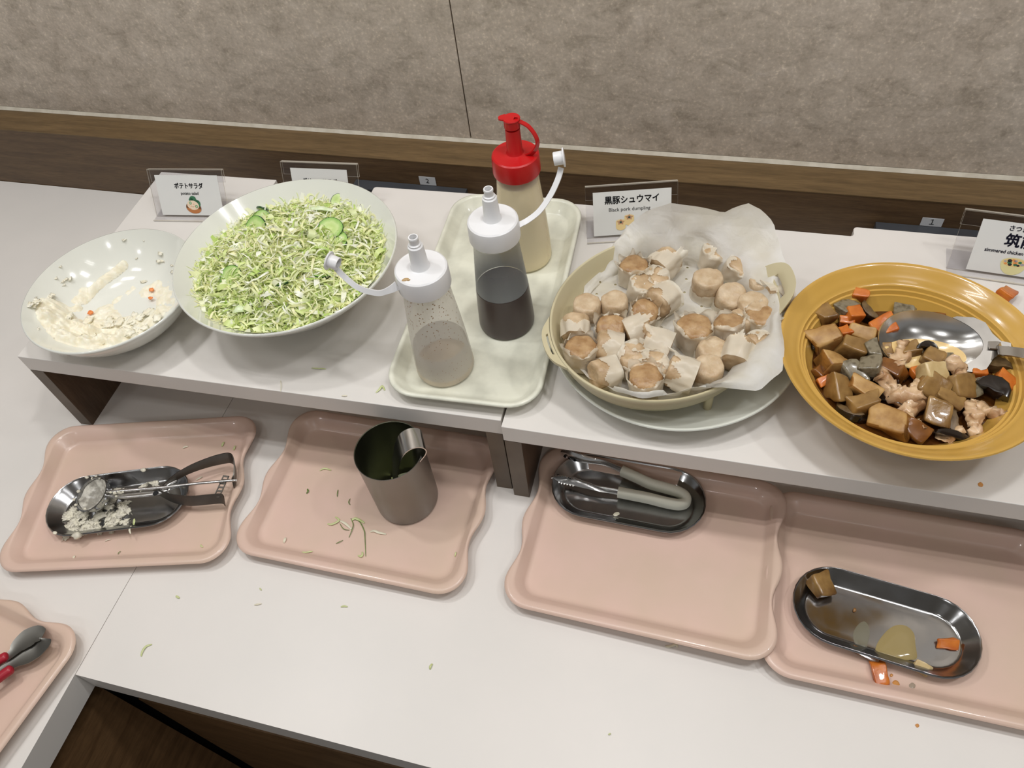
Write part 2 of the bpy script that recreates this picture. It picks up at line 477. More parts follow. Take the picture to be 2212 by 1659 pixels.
# ------------------------------------------------------------------ mesh kit
class MB:
    """Collects vertices and faces and links them as one mesh object."""

    def __init__(s):
        s.v, s.f, s.mi, s.cols = [], [], [], []

    def add(s, verts, faces, mi=0, col=None):
        o = len(s.v)
        s.v += [tuple(p) for p in verts]
        s.f += [tuple(i + o for i in f) for f in faces]
        s.mi += [mi] * len(faces)
        if col is not None:
            s.cols += [col] * len(verts)
        return s

    def box(s, lo, hi, mi=0, T=None):
        x0, y0, z0 = lo
        x1, y1, z1 = hi
        p = [Vector(q) for q in ((x0, y0, z0), (x1, y0, z0), (x1, y1, z0), (x0, y1, z0), (x0, y0, z1), (x1, y0, z1), (x1, y1, z1), (x0, y1, z1))]
        if T is not None:
            p = [T @ q for q in p]
        return s.add(p, ((0, 3, 2, 1), (4, 5, 6, 7), (0, 1, 5, 4), (1, 2, 6, 5), (2, 3, 7, 6), (3, 0, 4, 7)), mi)

    def loft(s, rings, closed=True, cap0=False, cap1=False, mi=0):
        n = len(rings[0])
        vs = [p for r in rings for p in r]
        fs = []
        for a in range(len(rings) - 1):
            for i in range(n if closed else n - 1):
                j = (i + 1) % n
                fs.append((a * n + i, a * n + j, (a + 1) * n + j, (a + 1) * n + i))
        if cap0:
            fs.append(tuple(range(n))[::-1])
        if cap1:
            fs.append(tuple(range((len(rings) - 1) * n, len(rings) * n)))
        return s.add(vs, fs, mi)

    def lathe(s, prof, n=64, mi=0, sx=1.0, sy=1.0, rot=0.0, cx=0.0, cy=0.0, cap0=False, cap1=False):
        ca, sa = math.cos(rot), math.sin(rot)
        rings = []
        for r, z in prof:
            ring = []
            for i in range(n):
                a = 2 * math.pi * i / n
                x, y = r * math.cos(a) * sx, r * math.sin(a) * sy
                ring.append((cx + x * ca - y * sa, cy + x * sa + y * ca, z))
            rings.append(ring)
        return s.loft(rings, True, cap0, cap1, mi)

    def tube(s, path, r, n=10, mi=0, cap=True, flat=1.0, up=(0, 0, 1)):
        """A round (or flattened) bar along a path; r may be one radius or one for each point."""
        path = [Vector(p) for p in path]
        rings = []
        for i, p in enumerate(path):
            t = (path[min(i + 1, len(path) - 1)] - path[max(i - 1, 0)]).normalized()
            a = Vector(up)
            if abs(a.dot(t)) > 0.95:
                a = Vector((1, 0, 0))
            x = t.cross(a).normalized()
            y = x.cross(t).normalized()
            rr = r[i] if isinstance(r, (list, tuple)) else r
            rings.append([p + x * (rr * math.cos(2 * math.pi * k / n)) + y * (rr * flat * math.sin(2 * math.pi * k / n)) for k in range(n)])
        return s.loft(rings, True, cap, cap, mi)

    def strip(s, path, side, w, th, mi=0):
        """A flat band with thickness: SIDE is its width direction (one vector or one for each point), W its width."""
        path = [Vector(p) for p in path]
        rings = []
        for i, p in enumerate(path):
            t = (path[min(i + 1, len(path) - 1)] - path[max(i - 1, 0)]).normalized()
            sd = Vector(side[i] if isinstance(side[0], (tuple, list, Vector)) else side).normalized()
            nn = t.cross(sd).normalized()
            ww = w[i] if isinstance(w, (list, tuple)) else w
            rings.append([p - sd * ww / 2 - nn * th / 2, p + sd * ww / 2 - nn * th / 2, p + sd * ww / 2 + nn * th / 2, p - sd * ww / 2 + nn * th / 2])
        return s.loft(rings, True, True, True, mi)

    def prism(s, outline, z0, z1, mi=0, T=None):
        n = len(outline)
        a = [Vector((x, y, z0)) for x, y in outline]
        b = [Vector((x, y, z1)) for x, y in outline]
        if T is not None:
            a = [T @ p for p in a]
            b = [T @ p for p in b]
        return s.loft([a, b], True, True, True, mi)

    def build(s, name, mats, parent=None, smooth=True, ang=38.0, normals=True):
        me = bpy.data.meshes.new(name)
        me.from_pydata(s.v, [], s.f)
        if not isinstance(mats, (list, tuple)):
            mats = [mats]
        for m in mats:
            me.materials.append(MT[m] if isinstance(m, str) else m)
        if len(mats) > 1:
            me.polygons.foreach_set('material_index', s.mi)
        if normals:
            bm = bmesh.new()
            bm.from_mesh(me)
            bmesh.ops.recalc_face_normals(bm, faces=bm.faces)
            bm.to_mesh(me)
            bm.free()
        if s.cols:
            ca = me.color_attributes.new('Col', 'FLOAT_COLOR', 'POINT')
            ca.data.foreach_set('color', [c for col in s.cols for c in col])
        if smooth:
            me.polygons.foreach_set('use_smooth', [True] * len(me.polygons))
            me.set_sharp_from_angle(angle=math.radians(ang))
        me.update()
        o = bpy.data.objects.new(name, me)
        COL.objects.link(o)
        if parent:
            o.parent = parent
        return o


def tag(o, label=None, cat=None, group=None, kind=None):
    if label:
        o['label'] = label
    if cat:
        o['category'] = cat
    if group:
        o['group'] = group
    if kind:
        o['kind'] = kind
    return o


def thing(name, label, cat, loc=(0, 0, 0), rz=0.0, group=None):
    o = bpy.data.objects.new(name, None)
    o.empty_display_size = 0.02
    COL.objects.link(o)
    o.location = loc
    o.rotation_euler = (0, 0, rz)
    return tag(o, label, cat, group)


def rrect(hx, hy, r, k=8, wave=0.0, sub=24):
    """Rounded rectangle outline; WAVE bows the two short sides in twice (a scalloped grip)."""
    pts = []
    r = max(r, 0.0005)
    for cx, cy, a0 in ((hx - r, hy - r, 0), (-hx + r, hy - r, 90), (-hx + r, -hy + r, 180), (hx - r, -hy + r, 270)):
        for i in range(k + 1):
            a = math.radians(a0 + 90.0 * i / k)
            pts.append((cx + r * math.cos(a), cy + r * math.sin(a)))
        # straight run to the next corner
        nx, ny, na = {0: (-hx + r, hy - r, 90), 90: (-hx + r, -hy + r, 180), 180: (hx - r, -hy + r, 270), 270: (hx - r, hy - r, 0)}[a0]
        e = (nx + r * math.cos(math.radians(na)), ny + r * math.sin(math.radians(na)))
        b = pts[-1]
        for i in range(1, sub):
            t = i / sub
            pts.append((b[0] + (e[0] - b[0]) * t, b[1] + (e[1] - b[1]) * t))
    if wave:
        out = []
        for x, y in pts:
            q = abs(y) / (0.72 * hy)
            if q < 1:
                d = wave * 0.5 * (1 - math.cos(2 * math.pi * q))
                x -= math.copysign(d, x) * min(1.0, abs(x) / (hx * 0.8)) ** 6
            out.append((x, y))
        pts = out
    return pts


def bez(p0, p1, p2, p3, n=12):
    p0, p1, p2, p3 = map(Vector, (p0, p1, p2, p3))
    return [p0 * (1 - t) ** 3 + p1 * 3 * t * (1 - t) ** 2 + p2 * 3 * t * t * (1 - t) + p3 * t ** 3 for t in (i / n for i in range(n + 1))]


def spline(pts, n=6):
    """Catmull-Rom through the points."""
    P = [Vector(p) for p in pts]
    out = []
    for i in range(len(P) - 1):
        a, b, c, d = P[max(i - 1, 0)], P[i], P[i + 1], P[min(i + 2, len(P) - 1)]
        for k in range(n):
            t = k / n
            out.append(0.5 * ((2 * b) + (c - a) * t + (2 * a - 5 * b + 4 * c - d) * t * t + (3 * b - a - 3 * c + d) * t ** 3))
    out.append(P[-1])
    return out


def interp(prof):
    rs = [p[0] for p in prof]
    zs = [p[1] for p in prof]

    def f(r):
        if r >= rs[-1]:
            return -9.0
        return float(np.interp(r, rs, zs))
    return f


def nz(p, s, o=0.0):
    return noise.noise(Vector((p[0] * s + o, p[1] * s - o * 1.7, p[2] * s + o * 0.6)))


T = 0.144            # top of the risers
YW = 0.885           # face of the wooden dado

# ================================================================== the setting
def structure(name, mb, mats, parent=None, **k):
    o = mb.build(name, mats, parent, smooth=False, **k)
    if parent is None:
        o['kind'] = 'structure'
    return o


YS = 0.9437   # stone face
wall = structure('wall_back', MB().box((-3.2, YS + 0.012, -0.85), (3.2, YS + 0.12, CEIL)), 'joint')
structure('stone_panel', MB().box((-1.88, YS, 0.1215), (-0.3666, YS + 0.012, CEIL)), 'stone', wall)
structure('stone_panel', MB().box((-0.3646, YS, 0.1215), (1.16, YS + 0.012, CEIL)), 'stone', wall)
structure('stone_panel', MB().box((-3.2, YS, 0.1215), (-1.882, YS + 0.012, CEIL)), 'stone', wall)
structure('stone_panel', MB().box((1.162, YS, 0.1215), (3.2, YS + 0.012, CEIL)), 'stone', wall)
cb = MB()
for i in range(80):
    xa = -3.2 + i * 0.08
    h0 = 0.1208 + 0.0009 * nz((xa, 0, 0), 9)
    h1 = 0.1208 + 0.0009 * nz((xa + 0.08, 0, 0), 9)
    cb.add([(xa, YS - 0.004, 0.1162), (xa + 0.08, YS - 0.004, 0.1162), (xa + 0.08, YS - 0.0005, h1), (xa, YS - 0.0005, h0),
            (xa, YS + 0.004, 0.1162), (xa + 0.08, YS + 0.004, 0.1162), (xa + 0.08, YS + 0.004, h1), (xa, YS + 0.004, h0)],
           ((0, 1, 2, 3), (3, 2, 6, 7), (4, 7, 6, 5), (0, 4, 5, 1)))
structure('trim_1', cb, 'caulk')
lb = MB()
lb.box((-3.2, YW, 0.1145), (3.2, YS + 0.012, 0.116), 0)
lb.box((-3.2, YW + 0.0004, -0.6), (3.2, YS + 0.012, 0.1145), 1)
structure('trim_2', lb, ['wood_ledge', 'wood_dado'])
structure('floor', MB().box((-3.2, -3.2, -0.87), (3.2, YS + 0.1, -0.85)), 'floor')
structure('ceiling', MB().box((-3.2, -3.2, CEIL), (3.2, YS + 0.1, CEIL + 0.02)), 'ceiling')

# worktops
XS = -0.5968
o = MB().box((XS + 0.0004, 0.1165, -0.042), (1.3, YW - 0.0005, 0.0)).build('worktop', 'laminate', smooth=False)
tag(o, 'long white laminate worktop along the wall, carrying both risers and the row of trays', 'worktop', 'white laminate worktops')
o = MB().box((-1.75, -0.9, -0.042), (XS - 0.0004, YW - 0.0005, 0.0)).build('worktop', 'laminate', smooth=False)
tag(o, 'white laminate worktop of the side wing, under the tray with the red handled tongs', 'worktop', 'white laminate worktops')

# base cabinets
cab = thing('base_cabinet', 'dark brown base cabinet under the long worktop', 'cabinet', (0, 0, 0), 0, 'dark brown base cabinets')
MB().box((XS - 0.03, 0.15, -0.85), (1.25, YW - 0.02, -0.0425)).build('body', 'black_gap', cab, smooth=False)
for xa, xb in ((XS - 0.004, -0.14), (-0.137, 0.32), (0.323, 0.78)):
    MB().box((xa, 0.128, -0.78), (xb, 0.1495, -0.138)).build('door', 'wood_dark', cab, smooth=False)
cab = thing('base_cabinet', 'dark brown base cabinet under the side wing', 'cabinet', (0, 0, 0), 0, 'dark brown base cabinets')
MB().box((-1.7, -0.88, -0.85), (XS - 0.032, YW - 0.02, -0.0425)).build('body', 'black_gap', cab, smooth=False)
for ya, yb in ((-0.42, 0.1205), (-0.88, -0.423)):
    MB().box((XS - 0.0315, ya, -0.78), (XS - 0.012, yb, -0.074)).build('door', 'wood_dark', cab, smooth=False)


# ================================================================== risers
def riser(label, loc, rz, w, d, notch, nd):
    r = thing('display_riser', label, 'riser', loc, rz, 'white topped display risers')
    x0, x1 = notch
    k = 0.004
    out = [(0, 0), (w, 0), (w, d), (x1 + k, d), (x1 + k * 0.3, d - k * 0.3), (x1, d - k), (x1, d - nd + k), (x1 - k * 0.3, d - nd + k * 0.3), (x1 - k, d - nd), (x0, d - nd), (x0, d), (0, d)]
    top = MB().prism(out, 0.118, T).build('top_board', 'laminate', r, smooth=False)
    bv = top.modifiers.new('edge', 'BEVEL')
    bv.width, bv.segments, bv.limit_method = 0.0008, 2, 'ANGLE'
    for xa in (0.0008, w - 0.0198):
        m = MB().box((xa, 0.0006, 0.0), (xa + 0.019, d - 0.03, 0.1178), 0)
        m.box((xa + 0.0002, 0.0, 0.0001), (xa + 0.0188, 0.0006, 0.1177), 1)
        m.build('side_panel', ['wood_leg', 'wood_edge'], r, smooth=False)
    return r


riser('white topped display riser on brown legs carrying both white bowls and the bottle tray', (-0.7925, 0.4168, 0), math.radians(1.3), 0.6095, 0.362, (0.19, 0.341), 0.019)
riser('white topped display riser on brown legs carrying the dumpling steamer and the yellow bowl', (-0.1808, 0.4232, 0), math.radians(0.25), 0.63, 0.3635, (0.2, 0.3545), 0.017)


# ================================================================== power strips on the dado
def text_mesh(name, body, size, mat, parent, M4, bold=0.0, shear=0.0, sx=1.0):
    cu = bpy.data.curves.new(name, 'FONT')
    cu.body = body
    cu.size = size
    cu.align_x, cu.align_y = 'CENTER', 'CENTER'
    cu.shear = shear
    cu.resolution_u = 3
    ob = bpy.data.objects.new(name, cu)
    COL.objects.link(ob)
    dg = bpy.context.evaluated_depsgraph_get()
    me = bpy.data.meshes.new_from_object(ob.evaluated_get(dg))
    bpy.data.objects.remove(ob)
    bpy.data.curves.remove(cu)
    vs = [Vector((v.co.x * sx, v.co.y, 0.0)) for v in me.vertices]
    fs = [tuple(p.vertices) for p in me.polygons]
    bpy.data.meshes.remove(me)
    av, af = [], []
    for dx, dy in (((0, 0), (bold, 0), (-bold, 0), (0, bold), (0, -bold)) if bold else ((0, 0),)):
        o_ = len(av)
        av += [M4 @ (v + Vector((dx, dy, 0))) for v in vs]
        af += [tuple(i + o_ for i in f) for f in fs]
    me = bpy.data.meshes.new(name)
    me.from_pydata(av, [], af)
    me.materials.clear()
    me.materials.append(MT[mat])
    me.name = name
    o = bpy.data.objects.new(name, me)
    COL.objects.link(o)
    o.parent = parent
    return o


def power_strip(label, num, x0, x1, zt, lx, lz0, lz1, tilt):
    r = thing('power_strip', label, 'power strip', ((x0 + x1) / 2, YW, zt), 0, 'charcoal power strips on the dado')
    h = (x1 - x0) / 2
    MB().box((-h, -0.022, -0.034), (h, -0.0004, 0.0), 0).build('body', 'outlet', r, smooth=False)
    MB().box((-h + 0.001, -0.0232, -0.033), (h - 0.001, -0.022, -0.003)).build('face_plate', 'outlet_front', r, smooth=False)
    for sx in (-0.055, -0.012, 0.031, 0.07):
        if abs(sx) + 0.014 < h:
            MB().box((sx - 0.0125, -0.0238, -0.028), (sx + 0.0125, -0.0231, -0.007)).build('socket', 'socket', r, smooth=False)
    s = thing('number_sticker', f'small pale sticker with the numeral {"two" if num == "2" else "one"} on the dado above a power strip', 'sticker', (lx, YW - 0.0003, (lz0 + lz1) / 2), 0, 'number stickers')
    a, b = 0.0132, (lz1 - lz0) / 2
    MB().prism([(-a, 0), (a, 0), (a, 0.0005), (-a, 0.0005)], -b, b, 0, Matrix.Shear('XZ', 4, (tilt, 0)) @ Matrix.Translation((0, -0.0006, 0))).build('paper', 'sticker', s, smooth=False)
    text_mesh('numeral', '１' if num == '1' else num, 0.0115, 'ink', s, Matrix.Translation((0, -0.0009, 0)) @ Matrix.Rotation(math.pi / 2, 4, 'X'))


power_strip('charcoal power strip mounted on the wood dado beside the cabbage bowl', '2', -0.545, -0.3615, 0.0735, -0.4238, 0.0745, 0.0895, 0.0)
power_strip('charcoal power strip mounted on the wood dado behind the yellow bowl', '1', 0.2186, 0.40, 0.0755, 0.2862, 0.0762, 0.0895, 0.0)


# ================================================================== trays
def pink_tray(label, x, y, deg, hx=0.1415, hy=0.104, lift=0.0):
    t = thing('serving_tray', label, 'tray', (x, y, 0.0002), math.radians(deg), 'scalloped pink serving trays')
    R = 0.03
    rings = []
    for ins, z, wv in ((0.024, 0.0, 0), (0.019, 0.0012, 0), (0.0085, 0.0125, 0.0005), (0.0012, 0.0142, 0.0068), (0.0, 0.0155, 0.0075), (0.0010, 0.0172, 0.0075),
                       (0.0035, 0.0180, 0.0066), (0.0088, 0.0174, 0.0022), (0.0112, 0.0162, 0.0006), (0.0185, 0.0062, 0), (0.0205, 0.0042, 0), (0.0235, 0.0034, 0), (0.0275, 0.0032, 0)):
        rings.append([(px, py, z) for px, py in rrect(hx - ins, hy - ins, R - ins * 0.6, 8, wv)])
    MB().loft(rings, True, True, True).build('tray_body', 'pink', t, ang=60)
    if lift:
        t.rotation_euler.y = -lift / hx / 2
        t.location.z += lift / 2
    return t


pink_tray('pink tray lying askew under the ice cream scoop and its oval dish', -0.6461, 0.331, 14.35)
pink_tray('pink tray holding the steel cup and a few scattered cabbage shreds', -0.3455, 0.3835, -0.05)
pink_tray('pink tray with the grey handled tongs in an oval dish at its back', -0.0165, 0.3838, -1.7, 0.1425, 0.104, 0.0058)
pink_tray('pink tray with an oval dish smeared with sauce, nearest the yellow bowl', 0.2505, 0.3735, -0.6, 0.1415, 0.1055)
pink_tray('pink tray with red handled tongs on the side wing of the worktop', -0.7215, 0.0315, 81.3)

t = thing('bottle_tray', 'worn off-white rectangular tray on the riser under three squeeze bottles', 'tray', (-0.2368, 0.603, T + 0.0002), math.radians(2.3))
rings = []
for ins, z in ((0.020, 0.0), (0.014, 0.0015), (0.004, 0.0135), (0.0008, 0.0145), (0.0, 0.0160), (0.0008, 0.0178), (0.003, 0.0183), (0.0052, 0.0176), (0.0064, 0.016), (0.0155, 0.0055), (0.0175, 0.0042), (0.021, 0.0036)):
    rings.append([(px, py, z) for px, py in rrect(0.0865 - ins, 0.1685 - ins, 0.036 - ins * 0.8, 8)])
MB().loft(rings, True, True, True).build('tray_body', 'cream_tray', t, ang=60)


# ================================================================== bowls and plate
def bowl_profile(R, h, rb, zf, p, th=0.0035):
    inner = [(0.0, zf)]
    n = 22
    for i in range(n + 1):
        u = i / n
        r = rb * 0.75 + (R - rb * 0.75) * u
        inner.append((r, zf + (h - zf) * u ** p))
    outer = [(R + 0.0012, h - 0.0005), (R + 0.0018, h - 0.002), (R + 0.0010, h - 0.0035)]
    for i in range(1, n):
        u = 1 - i / n
        r = rb * 0.78 + (R - rb * 0.78) * u
        outer.append((r + 0.002, max(0.004, zf + (h - zf) * u ** p - th)))
    outer += [(rb * 0.8, 0.004), (rb * 0.78, 0.0), (rb * 0.70, 0.0), (rb * 0.68, 0.003), (0.0, 0.003)]
    return inner, outer


B1C, B2C, YBC, PLC, STC = (-0.6795, 0.4990), (-0.4655, 0.5625), (0.2040, 0.5330), (-0.0200, 0.5621), (-0.035, 0.552)
B1R, B1H, B2R, B2H = 0.1022, 0.055, 0.1285, 0.084


def bowl(name, label, c, inner, outer, mat, n=96):
    o = MB().lathe(inner + outer, n).build(name, mat, ang=50)
    o.location = (c[0], c[1], T + 0.0002)
    return tag(o, label, 'plate' if 'plate' in name else 'bowl')


b1i, b1o = bowl_profile(B1R, B1H, 0.055, 0.007, 2.0)
bowl('potato_salad_bowl', 'small white ceramic bowl scraped nearly empty of potato salad', B1C, b1i, b1o, 'ceramic')
b2i, b2o = bowl_profile(B2R, B2H, 0.054, 0.009, 1.28)
bowl('cabbage_bowl', 'large white ceramic bowl heaped with shredded cabbage', B2C, b2i, b2o, 'ceramic')
pli = [(0, 0.0062), (0.06, 0.0062), (0.082, 0.0075), (0.1, 0.012), (0.115, 0.019), (0.126, 0.0262), (0.1292, 0.0287), (0.1308, 0.0298)]
plo = [(0.1322, 0.0296), (0.1328, 0.0284), (0.132, 0.0270), (0.118, 0.0162), (0.1, 0.0075), (0.084, 0.0035), (0.075, 0.003), (0.074, 0), (0.068, 0), (0.067, 0.003), (0, 0.003)]
bowl('dinner_plate', 'wide white ceramic plate set under the beige dumpling steamer', PLC, pli, plo, 'ceramic_plate')
ybi = [(0, 0.012), (0.045, 0.012), (0.06, 0.0155), (0.073, 0.0245), (0.083, 0.0345), (0.0905, 0.0445), (0.0930, 0.0492), (0.0950, 0.0494), (0.0966, 0.0532), (0.0986, 0.0534), (0.1002, 0.0568), (0.1022, 0.0570), (0.1040, 0.0596),
       (0.1085, 0.0618), (0.1135, 0.0660), (0.1172, 0.0687), (0.1192, 0.0700)]
ybo = [(0.1206, 0.0702), (0.1214, 0.0690), (0.1208, 0.0672), (0.110, 0.0575), (0.098, 0.0455), (0.088, 0.0325), (0.076, 0.0175), (0.062, 0.0075), (0.052, 0.005), (0.050, 0.0), (0.044, 0.0), (0.043, 0.005), (0, 0.005)]
bowl('stew_bowl', 'large mustard yellow bowl with ridged rim holding the simmered stew', YBC, ybi, ybo, 'yellow')
zB1, zB2, zYB = interp(b1i), interp(b2i), interp(ybi)


def hf(c, zf, add=0.0):
    return lambda x, y: T + 0.0002 + zf(math.hypot(x - c[0], y - c[1])) + add


# ================================================================== steamer basket
sa = math.radians(57.8)
RA, RB_ = 0.1215, 0.1105
SZ0, SZ1 = 0.0335, 0.065     # underside and rim of the basket, above the riser


def srim(th, k=1.0):
    """A point of the basket's rim at the angle TH, in basket coordinates."""
    a = th - sa
    x, y = RA * k * math.cos(a), RB_ * k * math.sin(a)
    return Vector((x * math.cos(sa) - y * math.sin(sa), x * math.sin(sa) + y * math.cos(sa), 0))


st = thing('steamer_basket', 'khaki beige plastic steamer basket on short legs, lined with paper and dumplings', 'steamer', (STC[0], STC[1], T))
prof = [(0.0, SZ0 + 0.003), (0.87, SZ0 + 0.003), (0.90, SZ0 + 0.006), (0.935, SZ0 + 0.014), (0.972, SZ1 - 0.001), (0.98, SZ1), (0.993, SZ1), (1.0, SZ1 - 0.001), (1.0, SZ1 - 0.005),
        (0.985, SZ1 - 0.007), (0.945, SZ0 + 0.011), (0.915, SZ0 + 0.003), (0.89, SZ0), (0.0, SZ0)]
rings = []
for k, z in prof:
    rings.append([srim(2 * math.pi * i / 96, max(k, 0.001)) + Vector((0, 0, z)) for i in range(96)])
MB().loft(rings).build('basket_body', 'basket', st, ang=50)
for th0, up, outw in ((math.radians(19), 0.024, 0.018), (math.radians(209), 0.0005, 0.009)):
    m = MB()
    na = 15
    rows = [(-0.004, 0.0, 0.33), (0.25, 0.30, 0.30), (0.48, 0.54, 0.27), (0.72, 0.78, 0.245), (1.0, 1.0, 0.215)]
    for sgn in (0, 1):
        vs = []
        for s_, h_, half in rows:
            for i in range(na):
                th = th0 + half * (2 * i / (na - 1) - 1)
                fall = 1 - 0.35 * abs(2 * i / (na - 1) - 1) ** 3
                p = srim(th, 1.0 + (outw * s_ * fall) / 0.116)
                vs.append(p + Vector((0, 0, SZ1 - 0.0035 * sgn + up * h_ * fall)))
        fs = []
        for a in range(4):
            for i in range(na - 1):
                if a == 1 and 4 <= i <= 9:
                    continue
                fs.append((a * na + i, a * na + i + 1, (a + 1) * na + i + 1, (a + 1) * na + i))
        m.add(vs, fs)
    # close the outer edge and the slot between the upper and lower skins
    nv = na * 5
    edges = [(4 * na + i, 4 * na + i + 1) for i in range(na - 1)] + [(a * na, (a + 1) * na) for a in range(4)] + [(a * na + na - 1, (a + 1) * na + na - 1) for a in range(4)]
    edges += [(1 * na + i, 1 * na + i + 1) for i in range(4, 10)] + [(2 * na + i, 2 * na + i + 1) for i in range(4, 10)] + [(na + 4, 2 * na + 4), (na + 10, 2 * na + 10)]
    m.f += [(a, b, b + nv, a + nv) for a, b in edges]
    m.mi += [0] * len(edges)
    m.build('handle', 'basket', st, ang=50)
for d in (-50, 40, 130, 220):
    p = srim(math.radians(d), 0.86)
    MB().lathe([(0.0034, 0.0075), (0.0042, 0.009), (0.0046, SZ0 + 0.001)], 16, 0, cx=p.x, cy=p.y, cap0=True, cap1=True).build('leg', 'basket', st)

# greaseproof liner
EDGE = [(1338, 510, .066), (1357, 485, .078), (1399, 453, .098), (1450, 436, .108), (1499, 444, .105), (1564, 459, .1), (1591, 445, .107), (1618, 438, .11), (1648, 453, .105), (1673, 480, .095), (1678, 502, .09),
        (1691, 543, .082), (1703, 580, .076), (1698, 606, .064), (1696, 640, .0635), (1689, 676, .0640), (1688, 701, .07), (1696, 760, .071), (1692, 806, .067), (1670, 820, .067), (1641, 846, .062), (1603, 844, .064), (1560, 838, .068),
        (1508, 836, .069), (1440, 855, .068), (1385, 862, .068), (1328, 848, .067), (1312, 835, .06), (1263, 814, .052), (1249, 794, .047), (1233, 775, .046), (1225, 740, .044), (1235, 700, .0385), (1250, 680, .0383),
        (1260, 632, .040), (1264, 610, .043), (1284, 583, .046), (1289, 561, .048), (1306, 550, .053), (1316, 534, .06)]
ctr = Vector((STC[0], STC[1], 0))
ed = []
for px, py, z in EDGE:
    p = at(px, py, T + z)
    q = p - ctr
    ed.append((math.atan2(q.y, q.x), p))
ed.sort(key=lambda e: e[0])
ths = [e[0] for e in ed]


def edge_at(th):
    xs = [ths[-1] - 2 * math.pi] + ths + [ths[0] + 2 * math.pi]
    ps = [ed[-1][1]] + [e[1] for e in ed] + [ed[0][1]]
    return Vector([float(np.interp(th, xs, [p[k] for p in ps])) for k in range(3)])


ZFL = T + SZ0 + 0.0036
NA = 150
pts, uvs = [], []
NR = 26
for j in range(NR + 1):
    for i in range(NA):
        th = -math.pi + 2 * math.pi * i / NA
        E_ = edge_at(th)
        eh = math.hypot(E_.x - ctr.x, E_.y - ctr.y)
        d = Vector((math.cos(th), math.sin(th), 0))
        rw = srim(th, 0.885).length
        s = j / NR
        fl = min(rw, eh) * 0.94
        if s <= 0.6:
            r = fl * s / 0.6
            p = ctr + d * r
            p.z = ZFL + 0.0008 * (1 + nz((p.x, p.y, 0), 60)) + 0.0012 * max(0, nz((p.x, p.y, 1), 35))
        else:
            u = (s - 0.6) / 0.4
            a = ctr + d * fl
            a.z = ZFL
            rimr = srim(th, 0.955).length
            zr = T + SZ1 + 0.0012
            if eh > rimr * 1.0 and E_.z >= T + SZ1 - 0.004:
                wmid = ctr + d * rimr
                wmid.z = min(zr, E_.z)
                if u < 0.45:
                    v = u / 0.45
                    p = a.lerp(wmid, v)
                    p -= d * 0.004 * math.sin(math.pi * v)
                else:
                    v = (u - 0.45) / 0.55
                    p = wmid.lerp(E_, v)
                    p.z += 0.006 * math.sin(math.pi * v) * (1 if E_.z < T + 0.075 else -0.4)
            else:
                p = a.lerp(E_, u)
                p -= d * 0.002 * math.sin(math.pi * u)
            cr = 0.0044 * math.sin(math.pi * min(u * 1.1, 1) * 0.9) * (1.3 * (0.35 - abs(nz((math.cos(th) * 3.1 + u * 1.4, math.sin(th) * 3.1 - u, u * 2.2), 1.0, 15))) + nz((math.cos(th) * 4.2, math.sin(th) * 4.2, u * 0.7), 1.0, 3) + 0.7 * abs(nz((math.cos(th) * 7, math.sin(th) * 7, u * 1.5), 1.0, 8)))
            p += d * -cr * (1.7 if 0.6 < th < 2.2 else 1.0)
            p.z += 0.3 * abs(cr)
        pts.append(p)
        L = s * 0.17
        uvs.append((math.cos(th) * (fl * s / 0.6 if s <= 0.6 else fl + (p - a).length), math.sin(th) * (fl * s / 0.6 if s <= 0.6 else fl + (p - a).length)))
fs = []
for j in range(NR):
    for i in range(NA):
        k = (i + 1) % NA
        fs.append((j * NA + i, j * NA + k, (j + 1) * NA + k, (j + 1) * NA + i))
pm = MB().add([p - Vector((ctr.x, ctr.y, T)) for p in pts], fs)
po = pm.build('paper_liner', 'paper', None, ang=70, normals=False)
po.location = (ctr.x, ctr.y, T)
uvl = po.data.uv_layers.new(name='flat')
for lp in po.data.loops:
    uvl.data[lp.index].uv = uvs[lp.vertex_index]
tag(po, 'crumpled white perforated greaseproof paper lining the steamer, corners standing up behind the dumplings', 'paper')

# ================================================================== squeeze bottles
BZ = T + 0.0040


